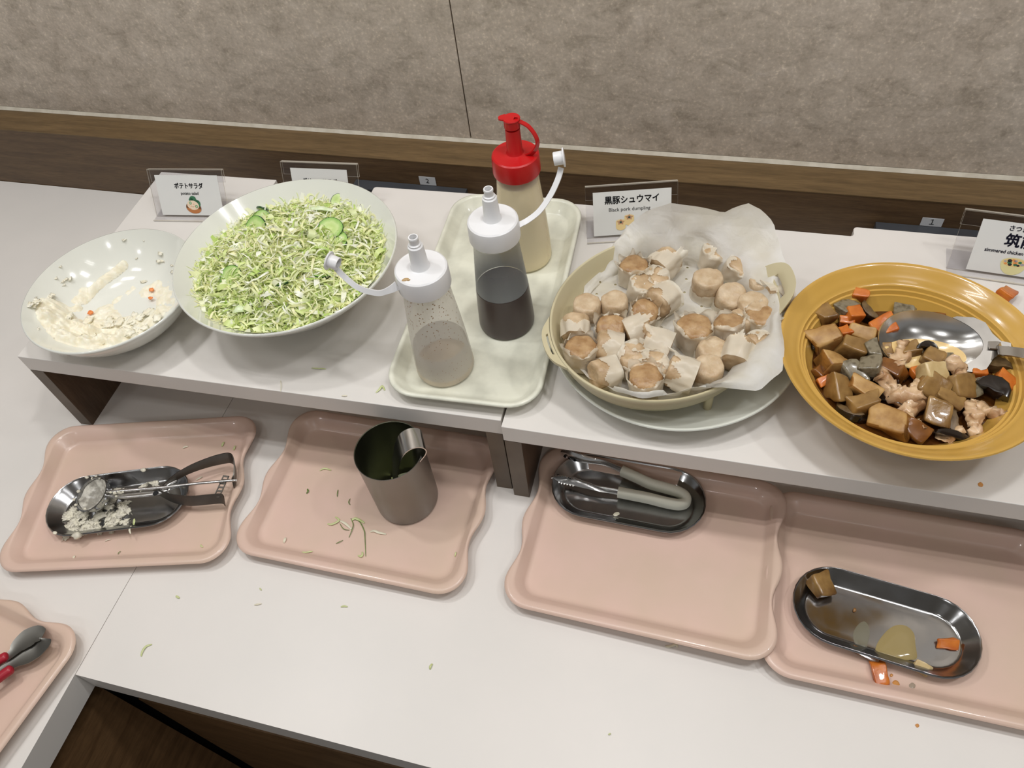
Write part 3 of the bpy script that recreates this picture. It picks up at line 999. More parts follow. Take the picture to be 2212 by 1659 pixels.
def bottle(label, c, cap_mat, wall_mat, tether, closed=False):
    r = thing('squeeze_bottle', label, 'bottle', (c[0], c[1], BZ), 0, 'squeeze bottles on the tray')
    w = [(0.0, 0.0006), (0.029, 0.0006), (0.0315, 0.0012), (0.0325, 0.004), (0.0323, 0.012), (0.0312, 0.034), (0.0294, 0.06), (0.0272, 0.085), (0.0250, 0.108), (0.0238, 0.122), (0.0236, 0.136)]
    MB().lathe(w, 56).build('bottle_wall', wall_mat, r, ang=60)
    cp = [(0.0252, 0.1285), (0.0264, 0.1285), (0.0268, 0.130), (0.0264, 0.1475), (0.0258, 0.1500), (0.0242, 0.1512), (0.012, 0.1518), (0.0098, 0.1526), (0.0086, 0.1548)]
    if closed:
        cp += [(0.0080, 0.182), (0.0, 0.182)]
    else:
        cp += [(0.0076, 0.176), (0.0074, 0.1782), (0.0066, 0.1790), (0.0062, 0.1792), (0.0060, 0.1808), (0.0052, 0.1812), (0.0047, 0.1816), (0.0045, 0.1856), (0.0049, 0.1866), (0.0050, 0.1882), (0.0046, 0.1890), (0.0036, 0.1890), (0.0034, 0.1870), (0.003, 0.165), (0.0, 0.165)]
    MB().lathe(cp, 56).build('cap', cap_mat, r, ang=32)
    pts = [Vector(p) - Vector((c[0], c[1], BZ)) for p in tether]
    path = spline(pts, 6)
    side = []
    for i, p in enumerate(path):
        tg = (path[min(i + 1, len(path) - 1)] - path[max(i - 1, 0)]).normalized()
        vw = (Vector((0, 0, EYE)) - Vector((c[0], c[1], BZ + 0.15))).normalized()
        s = tg.cross(vw) * (0.6 if closed else 0.9) + vw * (0.75 if closed else 0.35)
        side.append((s - tg * s.dot(tg)).normalized())
    wd_ = [0.0095 - 0.0038 * min(1, i / 8) for i in range(len(path))]
    MB().strip(path, side, wd_, 0.0014).build('tether', cap_mat, r)
    return r, path


# dressing, nearly empty
c1 = (-0.2615, 0.4895)
tp = [at(858, 617, BZ + 0.140), at(840, 627, BZ + 0.139), at(815, 633, BZ + 0.138), at(775, 622, BZ + 0.142), at(742, 596, BZ + 0.150), at(724, 577, BZ + 0.156), at(712, 563, BZ + 0.162)]
r, path = bottle('squeeze bottle nearly empty of tan sesame dressing, white cap tethered towards the cabbage bowl', c1, 'white_plastic', 'bottle_specks', tp)
MB().lathe([(0.0, 0.0012), (0.0285, 0.0012), (0.0312, 0.002), (0.0318, 0.005), (0.0317, 0.0095), (0.0302, 0.0105), (0.0285, 0.0075), (0.024, 0.0045), (0, 0.004)], 48).build('dressing', 'dressing', r)
MB().lathe([(0.0314, 0.0095), (0.0308, 0.022), (0.0296, 0.036), (0.0288, 0.043)], 48).build('inner_film', 'dressing_film', r)
m = MB()
for x, y, s in ((-0.009, -0.019, 1.0), (-0.0055, -0.0192, 0.5)):
    m.lathe([(0.0, 0.1526), (0.0016 * s, 0.1523), (0.0026 * s, 0.1514)], 12, 0, 1.4, 0.8, 0.5, x, y)
m.build('dressing_drip', 'dressing', r)


def stopper(root, tip, axis, mat):
    """The little lid at the end of a tether: a cup with a flange."""
    q = Vector((0, 0, 1)).rotation_difference(Vector(axis).normalized()).to_matrix().to_4x4()
    m = MB()
    m.lathe([(0.0, -0.0012), (0.0092, -0.0012), (0.0096, -0.0004), (0.0092, 0.0003), (0.0068, 0.0004), (0.0066, 0.009), (0.0063, 0.0096), (0.0056, 0.0096), (0.0054, 0.0015), (0.0, 0.0015)], 28)
    m.v = [tuple(Matrix.Translation(tip) @ q @ Vector(p)) for p in m.v]
    return m.build('stopper', mat, root, ang=32)


stopper(r, path[-1] + Vector((0.0005, -0.001, 0.001)), (0.85, -0.1, -0.22), 'white_plastic')
# soy
c2 = (-0.2100, 0.5665)
tp = [at(1108, 490, BZ + 0.139), at(1120, 486, BZ + 0.139), at(1140, 476, BZ + 0.141), at(1166, 455, BZ + 0.148), at(1190, 420, BZ + 0.160), at(1206, 385, BZ + 0.173), at(1212, 362, BZ + 0.182)]
r, path = bottle('squeeze bottle half full of dark soy sauce with a white cap', c2, 'white_plastic', 'bottle_clear', tp)
lq = [(0.0, 0.001), (0.029, 0.001), (0.0315, 0.002), (0.0319, 0.005), (0.0316, 0.012), (0.0305, 0.034), (0.0293, 0.055), (0.0290, 0.058), (0.0275, 0.0575), (0.0, 0.0575)]
MB().lathe(lq, 56).build('soy_sauce', 'soy', r, ang=40)
MB().lathe([(0.0289, 0.059), (0.0281, 0.068), (0.0272, 0.081), (0.0255, 0.10), (0.0240, 0.118), (0.0234, 0.124)], 48).build('inner_film', 'soy_film', r)
stopper(r, path[-1] + Vector((0.002, 0.003, 0.010)), (-1.0, -0.25, -0.12), 'white_plastic')
# mayonnaise, closed red cap
c3 = (-0.2135, 0.6755)
tp = [Vector((c3[0] + 0.006, c3[1], BZ + 0.1925))] + [at(1112, 258, BZ + 0.193), at(1140, 272, BZ + 0.187), at(1158, 296, BZ + 0.176), at(1160, 315, BZ + 0.165), at(1148, 332, BZ + 0.154), at(1126, 341, BZ + 0.146), at(1116, 344, BZ + 0.145)]
r, path = bottle('squeeze bottle full of cream coloured sauce with a closed red cap and looped red tether', c3, 'red_plastic', 'bottle_mayo', tp, True)
lq = [(0.0, 0.001), (0.029, 0.001), (0.0317, 0.003), (0.0319, 0.006), (0.0317, 0.012), (0.0306, 0.034), (0.0288, 0.06), (0.0266, 0.085), (0.0245, 0.108), (0.0236, 0.118), (0.022, 0.1175), (0.0, 0.1175)]
MB().lathe(lq, 56).build('cream_sauce', 'mayo', r, ang=40)
m = MB().lathe([(0.0, 0.1948), (0.0088, 0.1948), (0.0094, 0.1940), (0.0092, 0.1932), (0.0086, 0.1930), (0.0086, 0.1842), (0.0076, 0.1838), (0.0, 0.1838)], 36)
m.prism([(-0.008, -0.005), (-0.013, -0.004), (-0.0145, 0.0), (-0.013, 0.003), (-0.008, 0.006)], 0.1932, 0.1947)
m.build('stopper', 'red_plastic', r, ang=32)


# ================================================================== dish name stands
def stand(label, c, rz, w, ch, cw, tilt, off, texts, picture, cat='sign'):
    """Acrylic holder: a front sheet leaning back, a short folded flap, a foot, and a printed card."""
    r = thing('card_stand', label, cat, (c[0], c[1], T), math.radians(rz), 'acrylic dish name stands')
    tl = math.radians(tilt)
    L = Matrix.Rotation(-tl, 4, 'X')      # leans back (towards +Y)
    h = ch + 0.011
    th = 0.0014

    def sheet(name, x0, x1, z0, z1, y, Mx, parent=r):
        m = MB()
        p = [Vector(q) for q in ((x0, y, z0), (x1, y, z0), (x1, y + th, z0), (x0, y + th, z0), (x0, y, z1), (x1, y, z1), (x1, y + th, z1), (x0, y + th, z1))]
        p = [Mx @ q for q in p]
        m.add(p, ((0, 1, 5, 4), (2, 3, 7, 6)), 0)
        m.add(p, ((0, 3, 2, 1), (4, 5, 6, 7), (1, 2, 6, 5), (3, 0, 4, 7)), 1)
        return m.build(name, ['acrylic', 'acrylic_edge'], parent, smooth=False)
    sheet('front_sheet', -w / 2, w / 2, 0.0012, h, 0.0, L)
    sheet('back_flap', -w / 2, w / 2, h - 0.018, h, 0.0052, L)
    m = MB()
    p = [L @ Vector(q) for q in ((-w / 2, th, h), (w / 2, th, h), (w / 2, 0.0052, h), (-w / 2, 0.0052, h), (-w / 2, th, h - th), (w / 2, th, h - th), (w / 2, 0.0052, h - th), (-w / 2, 0.0052, h - th))]
    m.add(p, ((0, 1, 2, 3), (4, 7, 6, 5), (0, 3, 7, 4), (1, 5, 6, 2)))
    m.build('top_fold', 'acrylic_edge', r, smooth=False)
    m = MB()
    m.box((-w / 2, -0.010, 0.0002), (w / 2, 0.034, 0.0014), 0)
    m.build('foot', 'acrylic', r, smooth=False)
    m = MB().box((-w / 2, -0.0102, 0.0014), (w / 2, -0.009, 0.0024))
    m.build('front_lip', 'acrylic_edge', r, smooth=False)
    cz = 0.0035
    m = MB().box((off - cw / 2, -0.0014, cz), (off + cw / 2, -0.0008, cz + ch), 0, L)
    card = m.build('card', 'card', r, smooth=False)

    def F(u, v):
        """Card face: u from its left edge, v down from its top edge."""
        return L @ Matrix.Translation((off - cw / 2 + u * cw, -0.0017, cz + ch - v * ch)) @ Matrix.Rotation(math.pi / 2, 4, 'X')
    for body, u, v, size, mat, bold, sx in texts:
        text_mesh('lettering', body, size, mat, card, F(u, v), bold, 0.0, sx)
    picture(card, F)
    return r


def flat(name, parent, Mx, outline, mat, lift):
    m = MB().add([Mx @ Vector((x, y, lift)) for x, y in outline], (tuple(range(len(outline))),))
    return m.build(name, mat, parent, smooth=False)


def oval(rx, ry, cx=0.0, cy=0.0, n=22, rot=0.0, a0=0.0, a1=360.0):
    out = []
    full = abs(a1 - a0) >= 360
    for i in range(n if full else n + 1):
        a = math.radians(a0 + (a1 - a0) * i / n)
        x, y = rx * math.cos(a), ry * math.sin(a)
        out.append((cx + x * math.cos(rot) - y * math.sin(rot), cy + x * math.sin(rot) + y * math.cos(rot)))
    return out


for n_, c_ in (('print_green', (62, 118, 84)), ('print_green_dark', (40, 88, 60)), ('print_cream', (236, 216, 188)), ('print_brown', (186, 120, 70)), ('print_brown_dark', (112, 72, 44)), ('print_pale_green', (176, 206, 164)),
               ('print_pink', (226, 164, 132)), ('print_dumpling', (232, 206, 148)), ('print_meat', (190, 146, 112)), ('print_pea', (52, 78, 74)), ('print_bowl', (222, 214, 158)), ('print_orange', (224, 148, 84)), ('print_black', (48, 42, 40)),
               ('print_grey', (168, 160, 162)), ('print_tan', (226, 196, 132))):
    MT[n_] = pmat(n_, lin(*c_), None, 20, 0.6)


def pic_potato(card, F):
    X = F(0.535, 0.755)
    k = 0.0112
    flat('picture_bowl', card, X, oval(1.0 * k, 0.72 * k, 0, -0.25 * k, 24, -0.12), 'print_brown_dark', 0.00005)
    flat('picture_bowl', card, X, oval(0.96 * k, 0.6 * k, 0.02 * k, -0.36 * k, 24, -0.1, 180, 360), 'print_brown', 0.0001)
    for x, y, rx, ry in ((0.1, 0.85, 0.42, 0.34), (-0.15, 0.7, 0.3, 0.26), (0.68, 0.25, 0.32, 0.42), (0.5, 0.5, 0.3, 0.25)):
        flat('picture_leaf', card, X, oval(rx * k, ry * k, x * k, y * k), 'print_green', 0.00013)
    flat('picture_salad', card, X, oval(0.78 * k, 0.58 * k, -0.02 * k, 0.05 * k, 24, -0.15), 'print_cream', 0.0002)
    for x, y in ((-0.32, 0.32), (0.42, -0.1)):
        flat('picture_slice', card, X, oval(0.17 * k, 0.19 * k, x * k, y * k), 'print_green', 0.00026)
        flat('picture_slice', card, X, oval(0.12 * k, 0.14 * k, x * k, y * k), 'print_pale_green', 0.0003)
    for x, y, q in ((-0.3, -0.08, 0.09), (0.2, -0.1, 0.07), (0.1, 0.18, 0.08), (-0.4, -0.35, 0.07), (0.3, -0.4, 0.06), (-0.5, 0.05, 0.06)):
        flat('picture_carrot', card, X, oval(q * k, q * 0.8 * k, x * k, y * k, 12), 'print_pink', 0.00026)
    flat('picture_stroke', card, X, oval(0.12 * k, 0.1 * k, -0.05 * k, -0.08 * k, 10, 0, 190, 350) + oval(0.09 * k, 0.07 * k, -0.05 * k, -0.075 * k, 10, 0, 350, 190), 'print_brown_dark', 0.0003)


def pic_dumpling(card, F):
    X = F(0.40, 0.70)
    k = 0.0062
    for dx, dy in ((0.95, 0.55), (-0.75, -0.35)):
        flat('picture_dumpling', card, X, [(dx * k - 0.95 * k, dy * k + 0.5 * k)] + [(dx * k + x, dy * k - 0.75 * k + y) for x, y in oval(0.95 * k, 0.6 * k, 0, 0, 14, 0, 180, 360)] + [(dx * k + 0.95 * k, dy * k + 0.5 * k)] + [(dx * k + x, dy * k + 0.5 * k + y) for x, y in oval(0.95 * k, 0.35 * k, 0, 0, 14, 0, 0, 180)], 'print_dumpling', 0.00005 if dx > 0 else 0.00012)
        st_ = []
        for i in range(10):
            q = (0.85 if i % 2 == 0 else 0.5)
            st_.append((dx * k + q * k * math.cos(i * math.pi / 5 + 0.3), dy * k + 0.3 * k + q * 0.72 * k * math.sin(i * math.pi / 5 + 0.3)))
        flat('picture_filling', card, X, st_, 'print_meat', 0.0002 if dx < 0 else 0.00009)
        flat('picture_pea', card, X, oval(0.24 * k, 0.2 * k, dx * k, dy * k + 0.3 * k, 14), 'print_pea', 0.00026)


def pic_stew(card, F):
    X = F(0.45, 0.785)
    k = 0.0118
    flat('picture_bowl', card, X, oval(1.1 * k, 1.15 * k, 0, 0.12 * k, 20, 0, 180, 360), 'print_bowl', 0.00005)
    flat('picture_bowl', card, X, oval(1.1 * k, 0.5 * k, 0, 0.15 * k), 'print_bowl', 0.00008)
    flat('picture_broth', card, X, oval(0.98 * k, 0.4 * k, 0, 0.17 * k), 'print_tan', 0.00011)
    for x, y, q, c in ((-0.4, 0.33, 0.2, 'print_black'), (-0.1, 0.4, 0.15, 'print_orange'), (0.1, 0.36, 0.15, 'print_grey'), (-0.38, 0.16, 0.2, 'print_green'), (0.48, 0.25, 0.16, 'print_green'), (0.15, 0.0, 0.17, 'print_green'),
                       (-0.3, -0.03, 0.18, 'print_black'), (0.4, -0.05, 0.14, 'print_black'), (0.7, 0.08, 0.17, 'print_grey'), (-0.68, 0.03, 0.13, 'print_orange'), (-0.75, 0.24, 0.12, 'print_grey'), (0.1, 0.18, 0.2, 'print_orange')):
        flat('picture_piece', card, X, oval(q * k, q * 0.75 * k, x * k, y * k, 12), c, 0.00016)


stand('acrylic stand with the potato salad name card, behind the small white bowl', (-0.6965, 0.6885), 6.5, 0.110, 0.0545, 0.0925, 27, 0.002,
      [('ポテトサラダ', 0.52, 0.27, 0.0083, 'ink', 0.00024, 0.86), ('potato salad', 0.515, 0.45, 0.0055, 'ink', 0.0001, 0.98)], pic_potato)
stand('acrylic stand with a salad name card, mostly hidden by the heaped cabbage bowl', (-0.5065, 0.7185), 3.5, 0.108, 0.060, 0.080, 22, 0.000,
      [('グリーンサラダ', 0.50, 0.285, 0.0083, 'ink', 0.00024, 0.86), ('green salad', 0.5, 0.45, 0.0055, 'ink', 0.0001, 1.0)], lambda c, F: None)
stand('acrylic stand with the black pork dumpling name card, beside the steamer', (-0.0905, 0.7340), 13.5, 0.1125, 0.0545, 0.0955, 25, 0.0005,
      [('黒豚シュウマイ', 0.50, 0.205, 0.0105, 'ink', 0.00028, 0.92), ('Black pork dumpling', 0.465, 0.415, 0.0062, 'ink', 0, 1.0)], pic_dumpling)
stand('acrylic stand with the simmered chicken name card, behind the yellow bowl', (0.3330, 0.7240), -4.4, 0.124, 0.0585, 0.0985, 25, 0.0065,
      [('さつま鶏使用', 0.475, 0.115, 0.0068, 'ink_navy', 0.0002, 0.95), ('筑前煮', 0.52, 0.355, 0.0158, 'ink_navy', 0.00045, 1.0), ('simmered chicken and root vegetables', 0.535, 0.565, 0.0054, 'ink_navy', 0.00014, 0.98)], pic_stew)


# ================================================================== oval steel dishes
def stadium(hl, hw, n=14):
    out = []
    for k in range(n + 1):
        a = -math.pi / 2 + math.pi * k / n
        out.append((hl - hw + hw * math.cos(a), hw * math.sin(a)))
    for k in range(1, 12):
        out.append((hl - hw - (2 * (hl - hw)) * k / 12, hw))
    for k in range(n + 1):
        a = math.pi / 2 + math.pi * k / n
        out.append((-hl + hw + hw * math.cos(a), hw * math.sin(a)))
    for k in range(1, 12):
        out.append((-hl + hw + (2 * (hl - hw)) * k / 12, -hw))
    return out


ZD = 0.0036


def dish(label, x, y, deg, lift=0.0, roll=0.0):
    t = thing('oval_dish', label, 'dish', (x, y, ZD + lift), math.radians(deg), 'oval stainless steel dishes')
    rings = []
    for ins, z in ((0.016, 0.0), (0.0135, 0.0008), (0.0055, 0.0105), (0.0016, 0.0130), (0.0002, 0.0136), (0.0, 0.0146), (0.0009, 0.0155), (0.0020, 0.0150), (0.0030, 0.0136), (0.0058, 0.0118), (0.0132, 0.0022), (0.0148, 0.0013), (0.0162, 0.0011), (0.022, 0.0011)):
        rings.append([(px, py, z) for px, py in stadium(0.0888 - ins, 0.0425 - ins)])
    MB().loft(rings, True, True, True).build('dish_body', 'steel_dish', t, ang=50)
    t.rotation_euler.y = roll
    return t


D1, D2, D3 = (-0.6564, 0.3125, 19.2), (-0.0475, 0.4414, -1.5), (0.2254, 0.3466, -6.9)
dish('oval steel dish under the ice cream scoop, smeared with mashed potato', *D1)
dish('oval steel dish under the grey handled tongs, almost clean', *D2, 0.0024, -0.0203)
dish('oval steel dish with a sauce puddle and vegetable scraps', *D3)
ZDF = ZD + 0.0012

# ================================================================== steel cup with folded tongs
CC = (-0.3045, 0.3925)
t = thing('steel_cup', 'tall brushed stainless steel cup standing on a pink tray', 'cup', (CC[0], CC[1], 0.0036))
cp = [(0.0, 0.0), (0.033, 0.0), (0.0362, 0.001), (0.0372, 0.004), (0.0378, 0.06), (0.0384, 0.1062), (0.0386, 0.1068), (0.0382, 0.1072), (0.0376, 0.1066), (0.0370, 0.06), (0.0364, 0.005), (0.0350, 0.002), (0.0, 0.002)]
MB().lathe(cp[:8], 80).build('cup_body', 'steel_brushed', t, ang=40)
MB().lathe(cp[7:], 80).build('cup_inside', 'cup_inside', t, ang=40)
t = thing('folded_tongs', 'polished steel strap tongs standing in the steel cup with the bend sticking out', 'tongs', (CC[0], CC[1], 0.0036))
wx = Vector((0.50, -0.866, 0.0)).normalized()
ux = Vector((0.866, 0.50, 0.0)).normalized()
o0 = Vector((0.004, -0.010, -0.003))
prof2 = [(-0.014, 0.006), (-0.010, 0.03), (-0.004, 0.06), (0.003, 0.09), (0.0085, 0.108), (0.0140, 0.121), (0.0215, 0.1305), (0.0310, 0.1335), (0.0385, 0.1300), (0.0415, 0.1230), (0.0395, 0.1160),
         (0.0345, 0.1095), (0.0295, 0.1030), (0.0255, 0.09), (0.0215, 0.06), (0.0190, 0.03), (0.0180, 0.006)]
path = spline([o0 + ux * a + Vector((0, 0, z)) for a, z in prof2], 4)
MB().strip(path, wx, [0.0265 + 0.002 * max(0, 1 - p.z / 0.07) for p in path], 0.0011).build('strap', 'steel', t, ang=60)
m = MB()
random.seed(4)
for i in range(26):
    a, rr = random.uniform(0, 6.28), random.uniform(0, 0.03)
    p = Vector((rr * math.cos(a), rr * math.sin(a), 0.003 + random.uniform(0, 0.006)))
    d = Vector((random.uniform(-1, 1), random.uniform(-1, 1), 0.2)).normalized()
    m.strip([p - d * 0.006, p + Vector((0, 0, 0.001)), p + d * 0.006], d.cross(Vector((0, 0, 1))), 0.002, 0.0005)
sh = m.build('cabbage_scraps', 'cabbage_bed')
sh.location = (CC[0], CC[1], 0.0036)
tag(sh, 'green cabbage scraps lying in the bottom of the steel cup', 'cabbage', None, 'stuff')


# ================================================================== tongs with grey grips (on the second oval dish)
def px_local(root, lst):
    b = Vector(root.location)
    return [at(x, y, z) - b for x, y, z in lst]


t = thing('serving_tongs', 'steel tongs with grey green grips lying on their side across an oval dish', 'tongs', (D2[0], D2[1], ZDF + 0.0024))
zt_ = ZDF + 0.0164
UP = Vector((0, 0, 1))
gpath = spline(px_local(t, [(1343, 1017, zt_), (1372, 1030, zt_), (1405, 1045, zt_), (1440, 1055, zt_ - 0.001), (1468, 1064, zt_ - 0.002), (1482, 1075, zt_ - 0.002), (1481, 1086, zt_ - 0.003), (1466, 1090, zt_ - 0.003), (1440, 1086, zt_ - 0.003), (1400, 1076, zt_ - 0.002), (1365, 1069, zt_ - 0.002), (1335, 1063, zt_ - 0.002)]), 5)


def bar_loft(path, ww, hh, cap=True):
    """A bar of rounded-rectangle section; WW across (in the plane), HH upright."""
    rings = []
    for i, p in enumerate(path):
        tg = (path[min(i + 1, len(path) - 1)] - path[max(i - 1, 0)])
        tg.z = 0
        tg.normalize()
        sd = tg.cross(UP)
        w_ = ww[i] if isinstance(ww, list) else ww
        h_ = hh[i] if isinstance(hh, list) else hh
        rings.append([p + sd * x + UP * y for x, y in rrect(w_ / 2, h_ / 2, min(w_, h_) * 0.42, 3, 0, 1)])
    m = MB()
    m.loft(rings, True, cap, cap)
    return m


nh = len(gpath)
bar_loft(gpath, 0.0102, 0.0150).build('grip', 'grip', t, ang=50)
for arm, sgn in (([(1360, 1024, zt_), (1335, 1013, zt_), (1305, 1001, zt_ + 0.001), (1275, 994, zt_ + 0.002), (1250, 989, zt_ + 0.003), (1228, 981, zt_ + 0.003), (1212, 975, zt_ + 0.003)], 1),
                 ([(1350, 1066, zt_ - 0.002), (1325, 1060, zt_ - 0.002), (1295, 1055, zt_ - 0.001), (1262, 1047, zt_), (1235, 1039, zt_), (1210, 1034, zt_), (1191, 1031, zt_)], -1)):
    pth = spline(px_local(t, arm), 4)
    n_ = len(pth)
    m = MB()
    rings = []
    for i, p in enumerate(pth):
        u = i / (n_ - 1)
        tg = (pth[min(i + 1, n_ - 1)] - pth[max(i - 1, 0)])
        tg.z = 0
        tg.normalize()
        sd = tg.cross(UP) * (-sgn)
        hgt = 0.0125 if u < 0.45 else 0.0125 + 0.0045 * math.sin(min(1, (u - 0.45) / 0.5) * math.pi) - 0.0095 * max(0, (u - 0.8) / 0.2)
        cup_ = 0.0015 + 0.003 * math.sin(min(1, max(0, u - 0.3) / 0.65) * math.pi)
        prof_ = []
        for k in range(9):
            v = k / 8 * 2 - 1
            prof_.append(p + UP * (v * hgt / 2) + sd * (cup_ * (1 - v * v)))
        back = [q + sd * -0.0007 for q in reversed(prof_)]
        rings.append(prof_ + back)
    m.loft(rings, True, True, True)
    # teeth along the inner upper edge of the tip
    for i in range(int(n_ * 0.62), n_ - 2):
        u = i / (n_ - 1)
        hgt = 0.0125 + 0.0045 * math.sin(min(1, (u - 0.45) / 0.5) * math.pi) - 0.0095 * max(0, (u - 0.8) / 0.2)
        p, q = pth[i], pth[i + 1]
        tg = (q - p).normalized()
        sd = tg.cross(UP) * sgn
        for zz in (1, -1):
            a = p + UP * (hgt / 2 * zz)
            b_ = q + UP * (hgt / 2 * zz)
            tip = (a + b_) / 2 + sd * 0.0024 + UP * 0.0006 * zz
            m.add([a, b_, tip, a + UP * 0.0006, b_ + UP * 0.0006], ((0, 1, 2), (3, 4, 2), (0, 3, 2), (1, 4, 2)))
    arm_o = m.build('arm', 'steel', t, ang=45)
    # punched holes
    for i in (int(n_ * 0.70), int(n_ * 0.77), int(n_ * 0.84)):
        p = pth[i]
        tg = (pth[i + 1] - pth[i - 1]).normalized()
        sd = tg.cross(UP) * sgn
        mm = MB()
        for f_ in (1, -1):
            mm.add([p - sd * 0.0036 * 1.0 - sd * (0.0012 if f_ < 0 else -0.0003) + tg * (0.0019 * math.cos(a)) + UP * (0.0019 * math.sin(a) - 0.001) for a in [k * math.pi / 5 for k in range(10)]], (tuple(range(10)),))
        mm.build('hole', 'socket', arm_o, smooth=False)

# ================================================================== red handled tongs on the side wing
t = thing('salad_tongs', 'flat steel tongs with crimson handles lying on the pink tray of the side wing', 'tongs', (-0.70, 0.105, ZD))
zz = 0.021
for pts_, z0 in (([(150 - 66, 1384 - 24), (80, 1363.5), (60, 1372), (42, 1388), (28, 1405), (20, 1415), (32, 1422), (38, 1414), (55, 1404), (66, 1390), (82, 1378), (104, 1384), (100, 1378)], zz + 0.002),):
    pass


def blade(center_px, widths, z):
    m = MB()
    P_ = [at(x, y, zc) - Vector(t.location) for (x, y), zc in zip(center_px, z)]
    pth = spline(P_, 5)
    k = len(pth)
    ws = [float(np.interp(i / (k - 1), [j / (len(widths) - 1) for j in range(len(widths))], widths)) for i in range(k)]
    rings = []
    for i, p in enumerate(pth):
        tg = (pth[min(i + 1, k - 1)] - pth[max(i - 1, 0)])
        tg.z = 0
        tg.normalize()
        sd = tg.cross(UP)
        row = [p + sd * (ws[i] / 2 * v) + UP * (0.0008 * v * v * min(1, ws[i] / 0.014)) for v in (-1, -0.6, -0.2, 0.2, 0.6, 1)]
        rings.append(row + [q - UP * 0.0009 for q in reversed(row)])
    m.loft(rings, True, True, True)
    return m.build('blade', 'steel_brushed', t, ang=50)


blade([(-12, 1430), (12, 1421), (28, 1409), (40, 1395), (58, 1380), (78, 1371), (93, 1372)], [0.008, 0.0085, 0.011, 0.019, 0.0235, 0.021, 0.013], [zz] * 7)
blade([(-12, 1460), (15, 1441), (38, 1427), (60, 1416), (80, 1402), (94, 1388), (98, 1379)], [0.009, 0.0105, 0.0145, 0.0195, 0.0215, 0.0195, 0.013], [zz - 0.003] * 5 + [zz - 0.001, zz])
for pts_ in ([(18, 1416), (2, 1424), (-18, 1436), (-70, 1470), (-140, 1528), (-165, 1560)], [(28, 1443), (10, 1455), (-14, 1473), (-70, 1515), (-140, 1558), (-166, 1567)]):
    P_ = spline([at(x, y, zz + 0.0005) - Vector(t.location) for x, y in pts_], 5)
    k = len(P_)
    bar_loft(P_, [0.0045] + [0.0085] + [0.0102] * (k - 2), [0.004] + [0.0075] + [0.0092] * (k - 2)).build('handle', 'red_grip', t, ang=50)
P_ = [at(x, y, zz - 0.004) - Vector(t.location) for x, y in ((16, 1428), (0, 1441), (-30, 1462), (-70, 1490))]
MB().strip(P_, (0, 0, 1), 0.006, 0.0012).build('inner_strap', 'steel', t)
P_ = [at(x, y, zz - 0.004) for x, y in ((-70, 1488), (-80, 1495))]

# ================================================================== ice cream scoop
t = thing('ice_cream_scoop', 'steel ice cream scoop with mashed potato in its cup, resting on an oval dish', 'scoop', (D1[0], D1[1], ZDF))
b0 = Vector(t.location)
cpos = at(198, 1067, ZDF + 0.024)
ax = Vector((-0.22, -0.16, 0.95)).normalized()
q = UP.rotation_difference(ax).to_matrix().to_4x4()
MX = Matrix.Translation(cpos - b0) @ q
rs = 0.0225
sp = [(rs * math.cos(math.radians(a)), rs * math.sin(math.radians(a))) for a in range(-90, 1, 9)]
sp[0] = (0.0, -rs)
sp += [(rs + 0.0006, 0.0006), (rs - 0.0008, 0.0008)] + [((rs - 0.001) * math.cos(math.radians(a)), (rs - 0.001) * math.sin(math.radians(a))) for a in range(-3, -90, -9)] + [(0.0, -rs + 0.001)]
m = MB().lathe(sp, 44)
m.v = [tuple(MX @ Vector(p)) for p in m.v]
m.build('scoop_cup', 'steel_dish', t, ang=50)
m = MB()
rings = []
for j in range(9):
    rr = rs * 0.93 * j / 8
    rings.append([MX @ Vector((rr * math.cos(a), rr * math.sin(a), -0.0135 + 0.0105 * (j / 8) ** 2.2 + 0.004 * nz((rr * math.cos(a), rr * math.sin(a), 0), 110, 2))) for a in [2 * math.pi * k / 30 for k in range(30)]])
m.loft(rings)
MT['scoop_smear'] = pmat('thin_potato_residue', lin(150, 146, 136), lin(206, 202, 190), 120, 0.25, bump=0.4, bscale=240, lo=0.42, hi=0.62)
m.build('residue', 'scoop_smear', t)
zr = ZDF + 0.024
MB().tube(px_local(t, [(236, 1063, zr), (262, 1060, zr), (350, 1053, zr), (430, 1044, zr + 0.001), (500, 1038, zr + 0.001)]), 0.0019, 10).build('rod', 'steel', t)
MB().tube(px_local(t, [(499, 1038, zr + 0.001), (511, 1037.5, zr + 0.001)]), [0.0016, 0.0016], 10).build('rod_end', 'steel', t)
P_ = px_local(t, [(234, 1069, zr - 0.004), (262, 1072, zr - 0.004), (300, 1069, zr - 0.004), (336, 1065, zr - 0.004), (362, 1058, zr - 0.004)])
bar_loft(spline(P_, 4), 0.0062, 0.0036).build('shaft', 'steel', t, ang=50)
pv = px_local(t, [(336, 1065.5, zr - 0.0015)])[0]
MB().lathe([(0.0, 0.0006), (0.0030, 0.0006), (0.0034, 0.0)], 16, 0, cx=pv.x, cy=pv.y).build('pivot', 'socket', t).location = (0, 0, pv.z)
